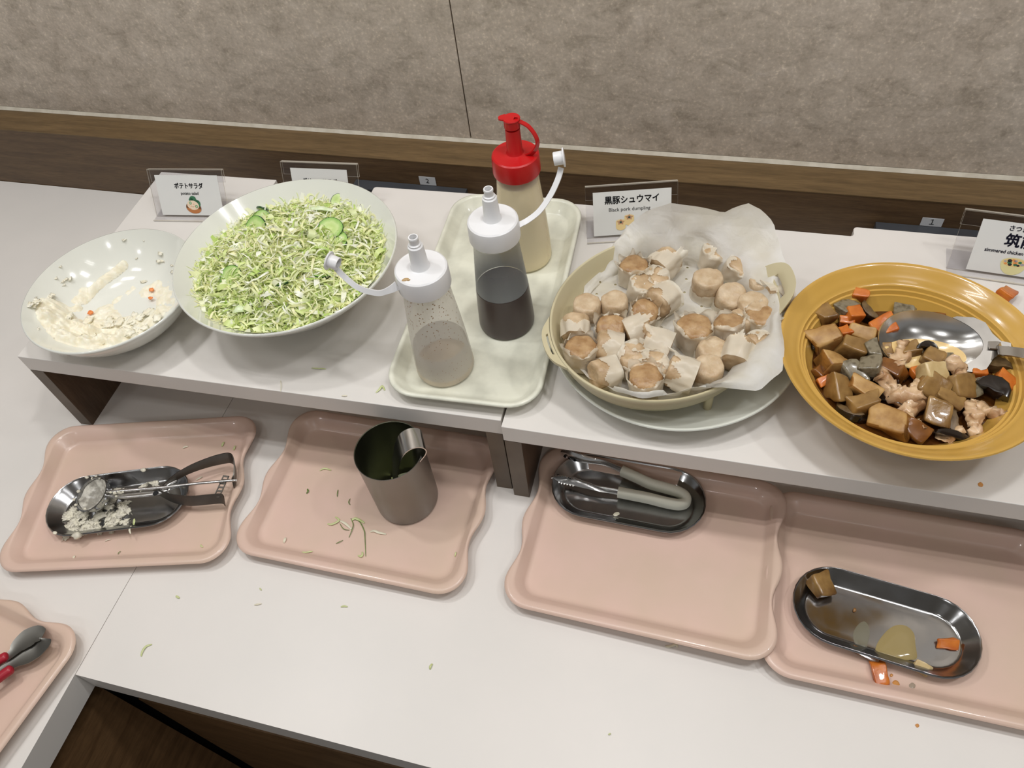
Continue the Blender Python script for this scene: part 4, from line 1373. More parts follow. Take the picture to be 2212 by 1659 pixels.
# upper handle: a broad curved band
up_h = spline(px_local(t, [(345, 1062, zr - 0.004), (372, 1036, zr - 0.002), (408, 1015, zr), (450, 999, zr), (486, 990, zr), (499, 990, zr), (505, 997, zr - 0.001), (508, 1012, zr - 0.002), (507, 1035, zr - 0.003), (503, 1044, zr - 0.004)]), 5)
k = len(up_h)
MB().strip(up_h, (-0.05, 0.45, 0.89), [0.006 + 0.0085 * min(1, i / (k * 0.4)) for i in range(k)], 0.0013).build('handle', 'steel_dark', t, ang=60)
lo_h = spline(px_local(t, [(330, 1056, zr - 0.005), (352, 1068, zr - 0.005), (376, 1077, zr - 0.005), (410, 1082, zr - 0.005), (450, 1079, zr - 0.005), (478, 1077, zr - 0.005), (485, 1083, zr - 0.008)]), 5)
k = len(lo_h)
MB().strip(lo_h, (-0.05, 0.5, 0.86), [0.005 + 0.0085 * min(1, i / (k * 0.4)) for i in range(k)], 0.0013).build('handle', 'steel_dark', t, ang=60)
# spring loop between the handles
MB().tube(spline(px_local(t, [(352, 1058, zr - 0.003), (366, 1046, zr - 0.003), (382, 1038, zr - 0.003)]), 5), 0.0012, 8).build('spring', 'steel', t)
MB().tube(spline(px_local(t, [(384, 1052, zr - 0.004), (370, 1055, zr - 0.004), (363, 1062, zr - 0.004), (372, 1073, zr - 0.004)]), 5), 0.0012, 8).build('spring', 'steel', t)
# toothed rack plate: rails and rungs
ra = px_local(t, [(488, 1026, zr), (482, 1026, zr), (461, 1073, zr - 0.002), (474, 1074, zr - 0.002)])
A, B_, C_, D_ = ra
A = px_local(t, [(495, 1028, zr)])[0]
m = MB()
for f0, f1 in ((0.0, 0.16), (0.84, 1.0)):
    m.loft([[B_.lerp(A, f0), B_.lerp(A, f1), B_.lerp(A, f1) - UP * 0.001, B_.lerp(A, f0) - UP * 0.001], [C_.lerp(D_, f0), C_.lerp(D_, f1), C_.lerp(D_, f1) - UP * 0.001, C_.lerp(D_, f0) - UP * 0.001]], True, True, True)
for g in (0.0, 0.17, 0.34, 0.51, 0.68, 0.86):
    g2 = g + (0.07 if g < 0.8 else 0.14)
    m.loft([[B_.lerp(C_, g), A.lerp(D_, g), A.lerp(D_, g) - UP * 0.001, B_.lerp(C_, g) - UP * 0.001], [B_.lerp(C_, g2), A.lerp(D_, g2), A.lerp(D_, g2) - UP * 0.001, B_.lerp(C_, g2) - UP * 0.001]], True, True, True)
m.build('rack', 'steel_dark', t, smooth=False)

# ================================================================== serving spoon in the stew
t = thing('serving_spoon', 'large polished steel serving spoon resting in the stew, broth in its bowl', 'spoon', (YBC[0], YBC[1], T))
b0 = Vector(t.location)
SZ = T + 0.0555
sc_ = at(2004, 736, SZ)
e1 = (at(2090, 742, SZ) - at(1924, 728, SZ))
e1.z = 0
e1.normalize()
e2 = Vector((-e1.y, e1.x, 0))
tiltm = Matrix.Rotation(math.radians(20), 4, e1)      # opening tipped towards the near side
n1, n2 = 40, 10
rings = []
for j in range(n2 + 1):
    s = j / n2
    ring = []
    for i in range(n1):
        a = 2 * math.pi * i / n1
        x = 0.0475 * math.cos(a) * (1 + 0.06 * math.cos(a))
        y = 0.0315 * math.sin(a) * (1 - 0.10 * math.cos(a))
        ring.append((x * s, y * s, -0.0175 * (1 - s ** 2.3)))
    rings.append(ring)
under = [[(x * 1.02, y * 1.02, z - 0.0012) for x, y, z in ring] for ring in reversed(rings)]
TR = Matrix.Translation(sc_ - b0) @ tiltm @ Matrix((e1, e2, UP)).transposed().to_4x4()
m = MB()
m.loft([[TR @ Vector(p) for p in ring] for ring in rings + under])
spoon = m.build('spoon_bowl', 'steel', t, ang=50)
# flat shoulder where the bowl runs into the handle, then the handle
arc = []
for i in range(13):
    a = math.radians(62 - 124 * i / 12)
    arc.append((0.0475 * math.cos(a) * (1 + 0.06 * math.cos(a)) - 0.0006, 0.0315 * math.sin(a) * (1 - 0.10 * math.cos(a))))
out = [(0.0415, -0.0285), (0.0520, -0.0240), (0.0580, -0.0130), (0.0650, -0.0062), (0.0740, -0.0048), (0.0740, 0.0048), (0.0650, 0.0062), (0.0580, 0.0130), (0.0520, 0.0240), (0.0415, 0.0285), (0.026, 0.0282)]
MB().prism([p for p in arc] + [(0.026, -0.0282)] + out, -0.0014, 0.0004, 0, TR).build('shoulder', 'steel_dark', t, smooth=False)
hp = [TR @ Vector((0.054, 0.0, 0.0012)), TR @ Vector((0.064, 0.0, 0.0016))] + px_local(t, [(2158, 757, T + 0.0595), (2188, 760, T + 0.0655), (2222, 766, T + 0.0738), (2290, 782, T + 0.084)])
hp = spline(hp, 5)
k = len(hp)
MB().strip(hp, [e2 * 1.0 for i in range(k)], [0.0090 + 0.0045 * i / k for i in range(k)], 0.0022).build('handle', 'steel', t, ang=60)
pool = MB()
pr = [(0.038 * math.cos(a) - 0.002, 0.0165 * math.sin(a) - 0.0125, 0) for a in [2 * math.pi * i / 30 for i in range(30)]]
pl = MB().add([Matrix.Translation((0, 0, -0.0035)) @ (TR @ Vector(p)) for p in pr], (tuple(range(30)),))
po2 = pl.build('broth_pool', 'ladle_pool', None, smooth=False)
po2.location = b0
tag(po2, 'pale yellow pool of broth lying in the bowl of the serving spoon', 'broth')

# ================================================================== shredded cabbage
rng = random.Random(11)
CBR = 0.1085
CBC = (B2C[0] + 0.0005, B2C[1] - 0.0005)


def cab_z(x, y):
    r = math.hypot(x - CBC[0], y - CBC[1]) / CBR
    if r > 1.05:
        return -1.0
    rr = min(r, 1.0)
    return T + 0.0605 + 0.026 * (1 - rr ** 2.2) + 0.005 * nz((x, y, 0), 28, 5) + 0.003 * nz((x, y, 0), 60, 2)


m = MB()
rings = []
for j in range(21):
    ring = []
    for i in range(80):
        a = 2 * math.pi * i / 80
        r = CBR * 0.985 * j / 20
        x, y = CBC[0] + r * math.cos(a), CBC[1] + r * math.sin(a)
        ring.append((x - B2C[0], y - B2C[1], cab_z(x, y) - T - 0.0035))
    rings.append(ring)
m.loft(rings)
cabbage = thing('shredded_cabbage', 'heap of finely shredded pale green cabbage filling the large white bowl', 'cabbage', (B2C[0], B2C[1], T))
m.build('heap_core', 'cabbage_bed', cabbage)['kind'] = 'stuff'

PAL = [lin(242, 244, 208), lin(236, 241, 190), lin(245, 247, 224), lin(226, 236, 166), lin(218, 232, 154), lin(248, 249, 234), lin(240, 241, 184), lin(232, 240, 184), lin(243, 241, 194)]


def shred(m, p, length, width, az, tilt, curl, col, rg, seg=6, roll=None, droop=0.0):
    d = Vector((math.cos(az) * math.cos(tilt), math.sin(az) * math.cos(tilt), math.sin(tilt)))
    n = Vector((-math.sin(az), math.cos(az), 0))
    up = d.cross(n)
    roll = rg.uniform(0, math.pi) if roll is None else roll
    s = n * math.cos(roll) + up * math.sin(roll)
    cdir = n * math.sin(roll) * -1 + up * math.cos(roll)
    pts = []
    ang = -curl / 2
    q = Vector(p)
    step = length / seg
    path = [q.copy()]
    for i in range(seg):
        q = q + (d * math.cos(ang) + cdir * math.sin(ang)) * step
        ang += curl / seg
        path.append(q.copy())
    off = (path[0] + path[-1]) / 2 - Vector(p)
    vs, fs = [], []
    for i, pt in enumerate(path):
        u = i / seg
        w = width * (0.35 + 0.65 * math.sin(math.pi * min(1, 0.12 + u * 0.8)) ** 0.6)
        pt = pt - off
        tw = s * math.cos(u * 0.9) + cdir * math.sin(u * 0.9) * 0.6
        vs += [pt - tw * w / 2, pt + tw * w / 2]
    for i in range(seg):
        fs.append((2 * i, 2 * i + 1, 2 * i + 3, 2 * i + 2))
    m.add(vs, fs, 0, col)


m = MB()
for i in range(9000):
    a = rng.uniform(0, 2 * math.pi)
    r = CBR * 1.02 * math.sqrt(rng.random())
    x, y = CBC[0] + r * math.cos(a), CBC[1] + r * math.sin(a)
    z = cab_z(x, y)
    edge = r / CBR
    L = rng.uniform(0.012, 0.032) * (0.75 if edge > 0.9 else 1)
    W = rng.choice((0.0010, 0.0013, 0.0016, 0.0020, 0.0025, 0.0032))
    if rng.random() < 0.12:
        W, L = rng.uniform(0.004, 0.009), rng.uniform(0.012, 0.024)
    c = rng.choice(PAL)
    if rng.random() < 0.08:
        c = lin(190, 216, 118)
    dk = rng.uniform(0.92, 1.06)
    c = (min(1, c[0] * dk), min(1, c[1] * dk), min(1, c[2] * dk), 1)
    shred(m, (x - B2C[0], y - B2C[1], z - T + rng.uniform(-0.0035, 0.0032)), L, W, rng.uniform(0, 6.28), rng.gauss(0, 0.24), rng.uniform(0.4, 4.2) * rng.choice((-1, 1)), c, rng, 7)
fix = []
for x, y, z in m.v:
    r = math.hypot(x, y)
    if r > 0.121:
        x, y = x * 0.121 / r, y * 0.121 / r
        r = 0.121
    fix.append((x, y, max(z, zB2(r) + 0.0012)))
m.v = fix
o = m.build('cabbage_shreds', 'cabbage', cabbage, ang=180, normals=False)
o['kind'] = 'stuff'
# thick pale ribs
for (px, py), L, W, az in (((689, 455), 0.040, 0.0075, 0.02), ((515, 455), 0.022, 0.008, 1.3), ((520, 672), 0.017, 0.011, 0.2), ((690, 432), 0.03, 0.010, 2.6)):
    p = on(px, py, lambda x, y: cab_z(x, y) + 0.003, T + 0.02, T + 0.1)
    mm = MB()
    d = Vector((math.cos(az), math.sin(az), 0.08))
    path = [p - Vector((B2C[0], B2C[1], T)) + d * (L * (i / 8 - 0.5)) + Vector((0, 0, 0.004 * math.sin(math.pi * i / 8))) for i in range(9)]
    mm.tube(path, [W * 0.5 * (0.35 + 0.65 * math.sin(math.pi * (0.1 + 0.85 * i / 8))) for i in range(9)], 10, 0, True, 0.45)
    MT.setdefault('rib', pmat('pale_cabbage_rib', lin(226, 236, 206), lin(206, 224, 170), 120, 0.3, sss=0.1))
    mm.build('cabbage_rib', 'rib', cabbage)

# cucumber slices
SL = [(552, 494, 0.0158, (-0.15, -0.55, 0.75), 0, 'cucumber slice standing tilted in the cabbage, in front of another slice'),
      (563, 476, 0.0150, (-0.1, -0.45, 0.8), -0.002, 'cucumber slice showing only its dark rim behind a tilted slice'),
      (577, 455, 0.0140, (0.12, 0.75, 0.5), -0.001, 'cucumber slice seen edge on, sunk in the cabbage near the far side of the bowl'),
      (714, 499, 0.0160, (0.1, -0.2, 0.97), 0.003, 'round cucumber slice lying flat on top of another slice'),
      (723, 518, 0.0152, (0.05, -0.1, 0.97), -0.0015, 'cucumber slice partly under a flat round slice, its lower rim showing'),
      (500, 603, 0.0152, (-0.2, -0.45, 0.85), 0.002, 'round cucumber slice lying on the cabbage nearest the small white bowl'),
      (733, 438, 0.0105, (0.5, -0.4, 0.6), 0.001, 'folded cucumber slice at the far edge of the cabbage'),
      (694, 578, 0.0150, (0.2, 0.2, 0.95), -0.004, 'cucumber slice nearly covered by cabbage beside the white bottle stopper'),
      (610, 600, 0.0135, (-0.3, 0.35, 0.8), -0.0055, 'cucumber slice mostly buried in the middle of the cabbage heap'),
      (448, 676, 0.0120, (0.3, 0.3, 0.8), -0.006, 'cucumber slice mostly buried at the near rim of the cabbage heap')]
for px, py, rad, nrm, lift, lab in SL[:9]:
    p = on(px, py, lambda x, y: cab_z(x, y) + 0.003, T + 0.02, T + 0.1) + Vector((0, 0, lift))
    t = thing('cucumber_slice', lab, 'cucumber', p, 0, 'cucumber slices in the cabbage')
    t.rotation_mode = 'QUATERNION'
    t.rotation_quaternion = UP.rotation_difference(Vector(nrm).normalized())
    k = 30
    wob = [1 + 0.03 * nz((math.cos(6.283 * i / k) * 2, math.sin(6.283 * i / k) * 2, 0), 1, px) for i in range(k)]

    def ring_(r, z):
        return [(r * wob[i] * math.cos(6.283 * i / k), r * wob[i] * math.sin(6.283 * i / k), z + 0.0006 * math.sin(6.283 * i / k * 2 + px)) for i in range(k)]
    MB().loft([ring_(0.0005, 0.0013), ring_(rad * 0.6, 0.0013), ring_(rad * 0.955, 0.0012)], True, True).loft([ring_(rad * 0.955, -0.0011), ring_(0.0005, -0.0011)], True, False, True).build('flesh', 'cuc', t, ang=30)
    MB().loft([ring_(rad * 0.95, 0.00125), ring_(rad * 0.985, 0.0012), ring_(rad, 0.0005), ring_(rad, -0.0006), ring_(rad * 0.95, -0.0012)]).build('rind', 'rind', t, ang=60)

# ================================================================== leftover potato salad in the small bowl
sB1 = hf(B1C, zB1)
BR = [([(122, 668), (116, 690), (130, 712), (152, 732), (180, 740), (215, 744), (248, 738), (278, 727)], 0.0100, 0.0130),
      ([(140, 690), (165, 712), (200, 722)], 0.0105, 0.0120),
      ([(135, 672), (165, 668), (182, 650), (200, 630), (224, 608), (250, 590), (268, 574)], 0.0046, 0.0046),
      ([(168, 655), (186, 632)], 0.0060, 0.0040),
      ([(205, 690), (228, 672), (240, 690)], 0.0110, 0.0042),
      ([(205, 705), (250, 705), (290, 695)], 0.0105, 0.0060),
      ([(280, 727), (310, 706), (335, 688), (352, 668)], 0.0070, 0.0060),
      ([(250, 650), (268, 640), (292, 620)], 0.0055, 0.0022),
      ([(318, 630), (340, 622), (360, 640), (362, 660)], 0.0105, 0.0030),
      ([(365, 612), (372, 600), (352, 632), (340, 660)], 0.0050, 0.0022)]
brs = []
for pl_, w_, h_ in BR:
    q = []
    for px, py in pl_:
        p = on(px, py, sB1, T, T + 0.07)
        q.append((p.x, p.y))
    for a, b in zip(q[:-1], q[1:]):
        for k in range(6):
            brs.append((a[0] + (b[0] - a[0]) * k / 6, a[1] + (b[1] - a[1]) * k / 6, w_, h_))
    brs.append((q[-1][0], q[-1][1], w_, h_))
brs = np.array(brs)
G, n_ = 0.00105, int(2 * B1R / 0.00105)
idx, m = {}, MB()
vs = []
for i in range(n_ + 1):
    for j in range(n_ + 1):
        x, y = B1C[0] - B1R + i * G, B1C[1] - B1R + j * G
        r = math.hypot(x - B1C[0], y - B1C[1])
        if r > B1R * 0.97:
            continue
        d2 = (brs[:, 0] - x) ** 2 + (brs[:, 1] - y) ** 2
        hgt = float(np.max(brs[:, 3] * np.exp(-(d2 / brs[:, 2] ** 2) ** 1.5)))
        h = hgt * (1.0 + 0.5 * nz((x, y, 0), 48, 11) + 0.55 * nz((x, y, 0), 95, 1) + 0.45 * nz((x, y, 0), 210, 7)) + 0.0016 * nz((x, y, 0), 130, 3) * min(1, hgt / 0.003) - 0.0013
        if h > -0.0006:
            idx[(i, j)] = len(vs)
            vs.append((x - B1C[0], y - B1C[1], zB1(r) + max(h, -0.0004)))
fs = []
for (i, j), a in idx.items():
    b, c, d = idx.get((i + 1, j)), idx.get((i + 1, j + 1)), idx.get((i, j + 1))
    if b is not None and c is not None and d is not None:
        fs.append((a, b, c, d))
ps = thing('potato_salad', 'leftover creamy potato salad smeared along the near side of the small white bowl', 'salad', (B1C[0], B1C[1], T + 0.0003))
m.add(vs, fs).build('mash', 'potato', ps, ang=180)


def lump(p, r, sq=(1, 1, 1), seed=0, rough=0.25, sub=2, fr=1.6, rz=0.0, tilt=(0, 0)):
    bm = bmesh.new()
    bmesh.ops.create_icosphere(bm, subdivisions=sub, radius=1.0)
    R_ = Matrix.Rotation(rz, 4, 'Z') @ Matrix.Rotation(tilt[0], 4, 'X') @ Matrix.Rotation(tilt[1], 4, 'Y')
    vs, fs = [], []
    for v in bm.verts:
        k = 1 + rough * nz(v.co, fr, seed * 3.7) + rough * 0.5 * nz(v.co, fr * 2.3, seed * 1.3 + 5)
        vs.append(Vector(p) + R_ @ Vector((v.co.x * sq[0] * r * k, v.co.y * sq[1] * r * k, v.co.z * sq[2] * r * k)))
    for f in bm.faces:
        fs.append(tuple(v.index for v in f.verts))
    bm.free()
    return vs, fs


m = MB()
rg = random.Random(5)
for k in range(44):
    q = rg.choice(BR[:2] + BR[5:7])[0]
    px, py = rg.choice(q)
    p = on(px + rg.uniform(-14, 14), py + rg.uniform(-9, 7), sB1, T, T + 0.07)
    m.add(*lump((p.x - B1C[0], p.y - B1C[1], p.z - T + 0.0025 + rg.uniform(0, 0.003)), rg.uniform(0.0030, 0.0060), (1.2, 0.9, 0.40), k, 0.65, 3, 1.8, rg.uniform(0, 3)))
m.build('potato_chunks', 'potato', ps, ang=180)['kind'] = 'stuff'
m = MB()
for px, py, s in ((70, 655, 1.5), (60, 660, 1), (105, 640, 1.3), (110, 655, 0.8), (140, 603, 1.2), (150, 601, 0.9), (120, 600, 0.6), (138, 615, 0.6), (345, 545, 0.9), (348, 562, 0.9), (270, 517, 0.5), (310, 520, 0.4), (372, 572, 0.6), (376, 586, 0.8), (130, 575, 0.4), (82, 711, 0.4), (115, 731, 0.35), (296, 556, 0.4), (312, 606, 0.7), (265, 517, 0.3)):
    p = on(px, py, sB1, T, T + 0.07)
    for e in range(3):
        m.add(*lump((p.x - B1C[0] + rg.uniform(-.003, .003) * s, p.y - B1C[1] + rg.uniform(-.004, .004) * s, p.z - T), 0.0026 * s, (1, 1.5, 0.16), px + e, 1.0, 3, 1.8, rg.uniform(0, 3)))
m.build('wall_smears', 'potato', ps, ang=180)['kind'] = 'stuff'
for px, py, s in ((331, 632, 1.0), (329, 650, 0.8), (200, 681, 1.1), (272, 722, 0.8)):
    p = on(px, py, sB1, T, T + 0.07)
    MB().add(*lump((p.x - B1C[0], p.y - B1C[1], p.z - T + 0.0048), 0.0030 * s, (1.2, 1, 0.6), px, 0.4)).build('carrot_bit', 'carrot_bit', ps, ang=40)

# ================================================================== dumplings
DUM = [
    # px, py, kind, azimuth of the lie (deg) or None when upright, size, label
    (1369, 585, 'frill', None, 1.08, 'dumpling with open ruffled top and brown filling, farthest back by the basket wall'),
    (1437, 568, 'lying', 60, 1.05, 'dumpling on its side with a fringed wrapper end, far tip of the larger cluster'),
    (1420, 602, 'crumple', 250, 1.0, 'dumpling wedged between the fringed lying one and the white capped one'),
    (1380, 625, 'crumple', 20, 1.05, 'dumpling with a draped white wrapper cap, just below the open brown topped one'),
    (1431, 648, 'lying', 235, 1.1, 'dumpling lying on its side at the edge of the bare paper, creased square wrapper'),
    (1268, 664, 'bare', None, 1.0, 'bare topped upright dumpling closest to the basket wall, round flat top'),
    (1327, 659, 'bare', None, 1.0, 'bare topped upright dumpling second in from the basket wall'),
    (1385, 673, 'frill', -40, 1.0, 'dumpling tipped over with its gaping frilled mouth facing the bare paper'),
    (1244, 710, 'lying', 100, 1.02, 'dumpling lying against the basket wall beside the handle slot'),
    (1319, 705, 'frill', -80, 1.05, 'glossy wet dumpling with a torn frilled top in the middle of the cluster'),
    (1377, 714, 'lying', 30, 1.02, 'dumpling with a torn pale flap pointing at the bare paper, mid cluster'),
    (1255, 762, 'frill', None, 1.1, 'dumpling with wide ragged collar and brown top, nearest the narrow slotted handle'),
    (1316, 751, 'lying', 185, 1.08, 'dumpling on its side pressed against a white creased one, near the rim'),
    (1363, 770, 'crumple', -50, 1.12, 'dumpling with creased white wrapper, the right half of a stuck together pair'),
    (1420, 747, 'lying', 170, 1.1, 'dumpling lying with its plain flat end towards the bare strip of paper'),
    (1306, 806, 'lying', 215, 1.05, 'dumpling lying low at the near rim just above the folded paper edge'),
    (1415, 787, 'crumple', 260, 1.06, 'dumpling with a crumpled white hood, behind the one at the very front'),
    (1396, 824, 'frill', None, 1.1, 'dumpling with a ragged collar and dark brown top at the very front rim'),
    (1472, 806, 'lying', 172, 1.12, 'dumpling lying crosswise at the front with frills at one end, beside the drooping paper'),
    (1502, 716, 'frill', None, 1.2, 'large open dumpling with wide white frill and browned centre, beside the bare paper'),
    (1536, 759, 'bare', None, 1.02, 'bare topped dumpling with a pitted flat top, in front of the large open frilled one'),
    (1529, 796, 'bare', None, 1.0, 'bare topped dumpling half hidden behind the drooping front corner of paper'),
    (1594, 764, 'lying', 80, 1.15, 'dumpling lying on its side with lengthwise pleats above the drooping paper corner'),
    (1578, 716, 'frill', 120, 1.08, 'dumpling with jagged frills sitting behind the pleated lying one'),
    (1638, 745, 'crumple', -100, 1.1, 'white creased dumpling nearest the yellow bowl at the front'),
    (1534, 553, 'crumple', 10, 1.05, 'dumpling with a twisted white top, farthest back beneath the standing paper'),
    (1590, 577, 'crumple', -20, 1.08, 'dumpling with a pierced white wrapper pointing towards the yellow bowl, in the far group'),
    (1529, 612, 'bare', None, 1.12, 'large smooth bare dumpling at the front of the far group, standing upright'),
    (1577, 636, 'bare', -75, 1.05, 'bare dumpling leaning forward with a pale frilled foot, second of the far group'),
    (1645, 612, 'bare', None, 1.1, 'rounded bare dumpling in the far group near the pierced handle'),
    (1678, 642, 'lying', 210, 1.02, 'dumpling with a pale wrapper beneath the pierced handle of the basket'),
    (1625, 662, 'bare', None, 1.05, 'bare dumpling between the rounded one and the frilled one along the yellow bowl side'),
    (1646, 693, 'frill', None, 1.05, 'dumpling with a white flared collar along the yellow bowl side'),
    (1606, 694, 'bare', None, 0.9, 'small bare dumpling partly hidden behind the jagged frilled one'),
]


def dumpling(px, py, kind, az, size, label, seed):
    R_, Hh = 0.0152 * size, 0.0245 * size
    lying = kind == 'lying'
    zc = ZFL + 0.0012 + (R_ if lying else Hh * 0.62)
    p = at(px, py, zc)
    t = thing('pork_dumpling', label, 'dumpling', (p.x, p.y, ZFL + 0.0012 + (R_ * 0.98 if lying else 0)), 0, 'pork dumplings in the steamer')
    rg = random.Random(seed)
    A = math.radians(az) if az is not None else rg.uniform(0, 6.28)
    tilt = (math.radians(80) if lying else (math.radians(16) if az is not None else math.radians(rg.uniform(0, 5))))
    axis = Vector((-math.sin(A), math.cos(A), 0))
    t.rotation_mode = 'QUATERNION'
    from mathutils import Quaternion
    t.rotation_quaternion = Quaternion(axis, tilt) @ Quaternion((0, 0, 1), rg.uniform(0, 6.28))
    z0 = -Hh / 2 if lying else 0.0
    lob = 0.15 if kind != 'bare' else 0.08

    def kf(c, s_, zz):
        return 1 + lob * nz((c, s_, zz * 0.7), 1.3, seed) + 0.06 * nz((c, s_, zz), 3.2, seed + 3)
    # filling: a slightly bulging barrel with a lumpy top
    n = 30
    prof = [(0.02, 0.0), (0.55, 0.0), (0.86, 0.02), (0.96, 0.10), (1.0, 0.30), (1.0, 0.55), (0.985, 0.78), (0.95, 0.91), (0.86, 0.985), (0.66, 1.01), (0.35, 1.02), (0.02, 1.02)]
    rings = []
    for rr, zz in prof:
        ring = []
        for i in range(n):
            a = 2 * math.pi * i / n
            c, s = math.cos(a), math.sin(a)
            k = kf(c, s, zz)
            dz = (0.07 * nz((c * rr * 1.5, s * rr * 1.5, 0), 1.6, seed + 9) - (0.06 * (1 - rr) if kind == 'bare' else 0)) * Hh * (1 if zz > 0.8 else 0)
            ring.append((rr * R_ * k * c, rr * R_ * k * s, z0 + zz * Hh + dz))
        rings.append(ring)
    MB().loft(rings, True, True, True).build('filling', {'bare': 'filling_pale', 'frill': 'filling_brown'}.get(kind, 'filling'), t, ang=180)
    # wrapper
    n, nv = 64, 18
    vs, keep = [], []
    for j in range(nv + 1):
        v = j / nv
        for i in range(n):
            a = 2 * math.pi * i / n
            c, s = math.cos(a), math.sin(a)
            zz_ = {'frill': v / 0.6 * 0.9, 'crumple': v / 0.5 * 0.9, 'lying': v, 'bare': v * 0.62}[kind]
            body = kf(c, s, min(zz_, 0.95)) + 0.025
            ruff = nz((c * 2.2, s * 2.2, v * 0.6), 1.5, seed + 20)
            ruff2 = math.sin(a * rg_freq(seed) + seed + v * 2)
            if kind == 'frill':
                if v < 0.6:
                    u = v / 0.6
                    r, z = R_ * (1.025 * body + 0.02 * ruff * u), Hh * (0.05 + 0.86 * u)
                else:
                    u = (v - 0.6) / 0.4
                    r = R_ * (1.025 * body + u * (0.16 + 0.42 * ruff + 0.13 * ruff2) - 0.42 * u * u * (0.5 + 0.6 * nz((c, s, 0), 1.1, seed + 2)))
                    z = Hh * (0.91 + u * (0.20 + 0.30 * ruff + 0.10 * ruff2))
                lim = 0.95 + 0.30 * nz((c, s, 0), 1.9, seed + 30) + 0.12 * nz((c, s, 0), 5, seed)
            elif kind == 'crumple':
                if v < 0.5:
                    u = v / 0.5
                    r, z = R_ * (1.025 * body + 0.03 * ruff * u), Hh * (0.10 + 0.82 * u)
                else:
                    u = (v - 0.5) / 0.5
                    r = R_ * (1.03 * body * (1 - 0.80 * u * u) + 0.16 * ruff * u * (1 - u) * 4)
                    z = Hh * (0.92 + 0.17 * u + (0.16 * ruff + 0.06 * ruff2) * (1 - u) * min(1, u * 4) + 0.22 * nz((c * (1 - u), s * (1 - u), 0), 2.2, seed + 6) * u)
                lim = 0.86 + 0.42 * nz((c, s, 0), 1.2, seed + 30)
            elif kind == 'lying':
                u = v
                r = R_ * (1.03 * body + 0.025 * ruff2 + 0.04 * ruff)
                z = Hh * (0.02 + 0.95 * u)
                if u > 0.82:
                    w_ = (u - 0.82) / 0.18
                    r += R_ * (0.42 * ruff + 0.14) * w_
                    z += Hh * (0.26 + 0.3 * ruff) * w_
                lim = 0.80 + 0.55 * nz((c, s, 0), 1.4, seed + 30)
            else:
                u = v
                r = R_ * (1.022 * body + 0.015 * ruff + (0.10 * (1 - u) ** 4 if az is not None else 0.03 * (1 - u) ** 4))
                z = Hh * (0.01 + 0.62 * u)
                lim = 0.62 + 0.40 * nz((c, s, 0), 1.4, seed + 30)
            vs.append((r * c, r * s, z0 + z))
            keep.append(v <= lim)
    fs = []
    for j in range(nv):
        for i in range(n):
            q = (j * n + i, j * n + (i + 1) % n, (j + 1) * n + (i + 1) % n, (j + 1) * n + i)
            if sum(keep[x] for x in q) >= 3:
                fs.append(q)
    MB().add(vs, fs).build('wrapper', 'wrapper', t, ang=180, normals=False)
    return t


def rg_freq(seed):
    return 5 + seed % 4


for i, d in enumerate(DUM):
    dumpling(*d, seed=i * 7 + 3)

# ================================================================== the stew
ZBR = 0.0365
rb_ = 0.0845
m = MB()
rings = []
for j in range(5):
    rings.append([((rb_ * j / 4) * math.cos(2 * math.pi * i / 64), (rb_ * j / 4) * math.sin(2 * math.pi * i / 64), 0.0) for i in range(64)])
m.loft(rings)
br = m.build('stew_broth', 'broth', None)
br.location = (YBC[0], YBC[1], T + ZBR - 0.001)
tag(br, 'dark brown broth pooled around the pieces of stew in the yellow bowl', 'broth')

MT['s_carrot'] = pmat('simmered_carrot', lin(208, 122, 48), lin(176, 86, 26), 60, 0.28, bump=0.15, sss=0.1, coat=0.3)
MT['s_taro'] = pmat('simmered_taro', lin(160, 126, 74), lin(100, 68, 32), 38, 0.28, bump=0.3, sss=0.12, coat=0.3)
MT['s_pale'] = pmat('pale_daikon', lin(212, 190, 142), lin(176, 146, 94), 45, 0.28, bump=0.3, sss=0.15, coat=0.3)
MT['s_tofu'] = pmat('fried_tofu', lin(158, 110, 52), lin(86, 52, 20), 45, 0.35, bump=0.6, coat=0.25)
MT['s_tofu_cut'] = pmat('fried_tofu_cut_face', lin(190, 152, 94), lin(138, 96, 48), 50, 0.4, bump=0.2)
MT['s_brown'] = pmat('soy_browned_root', lin(132, 84, 36), lin(98, 58, 22), 60, 0.25, coat=0.4)
MT['s_konjac'] = pmat('speckled_konjac', lin(130, 120, 98), lin(88, 78, 58), 200, 0.22, coat=0.4, lo=0.45, hi=0.7)
MT['s_black'] = pmat('dark_shiitake', lin(30, 20, 13), lin(16, 10, 7), 60, 0.2, coat=0.5)
MT['s_gill'] = pmat('shiitake_flesh', lin(112, 90, 58), lin(86, 66, 40), 160, 0.4)
MT['s_chicken'] = pmat('simmered_chicken', lin(216, 186, 148), lin(172, 130, 90), 55, 0.32, bump=0.3, sss=0.15, coat=0.3)


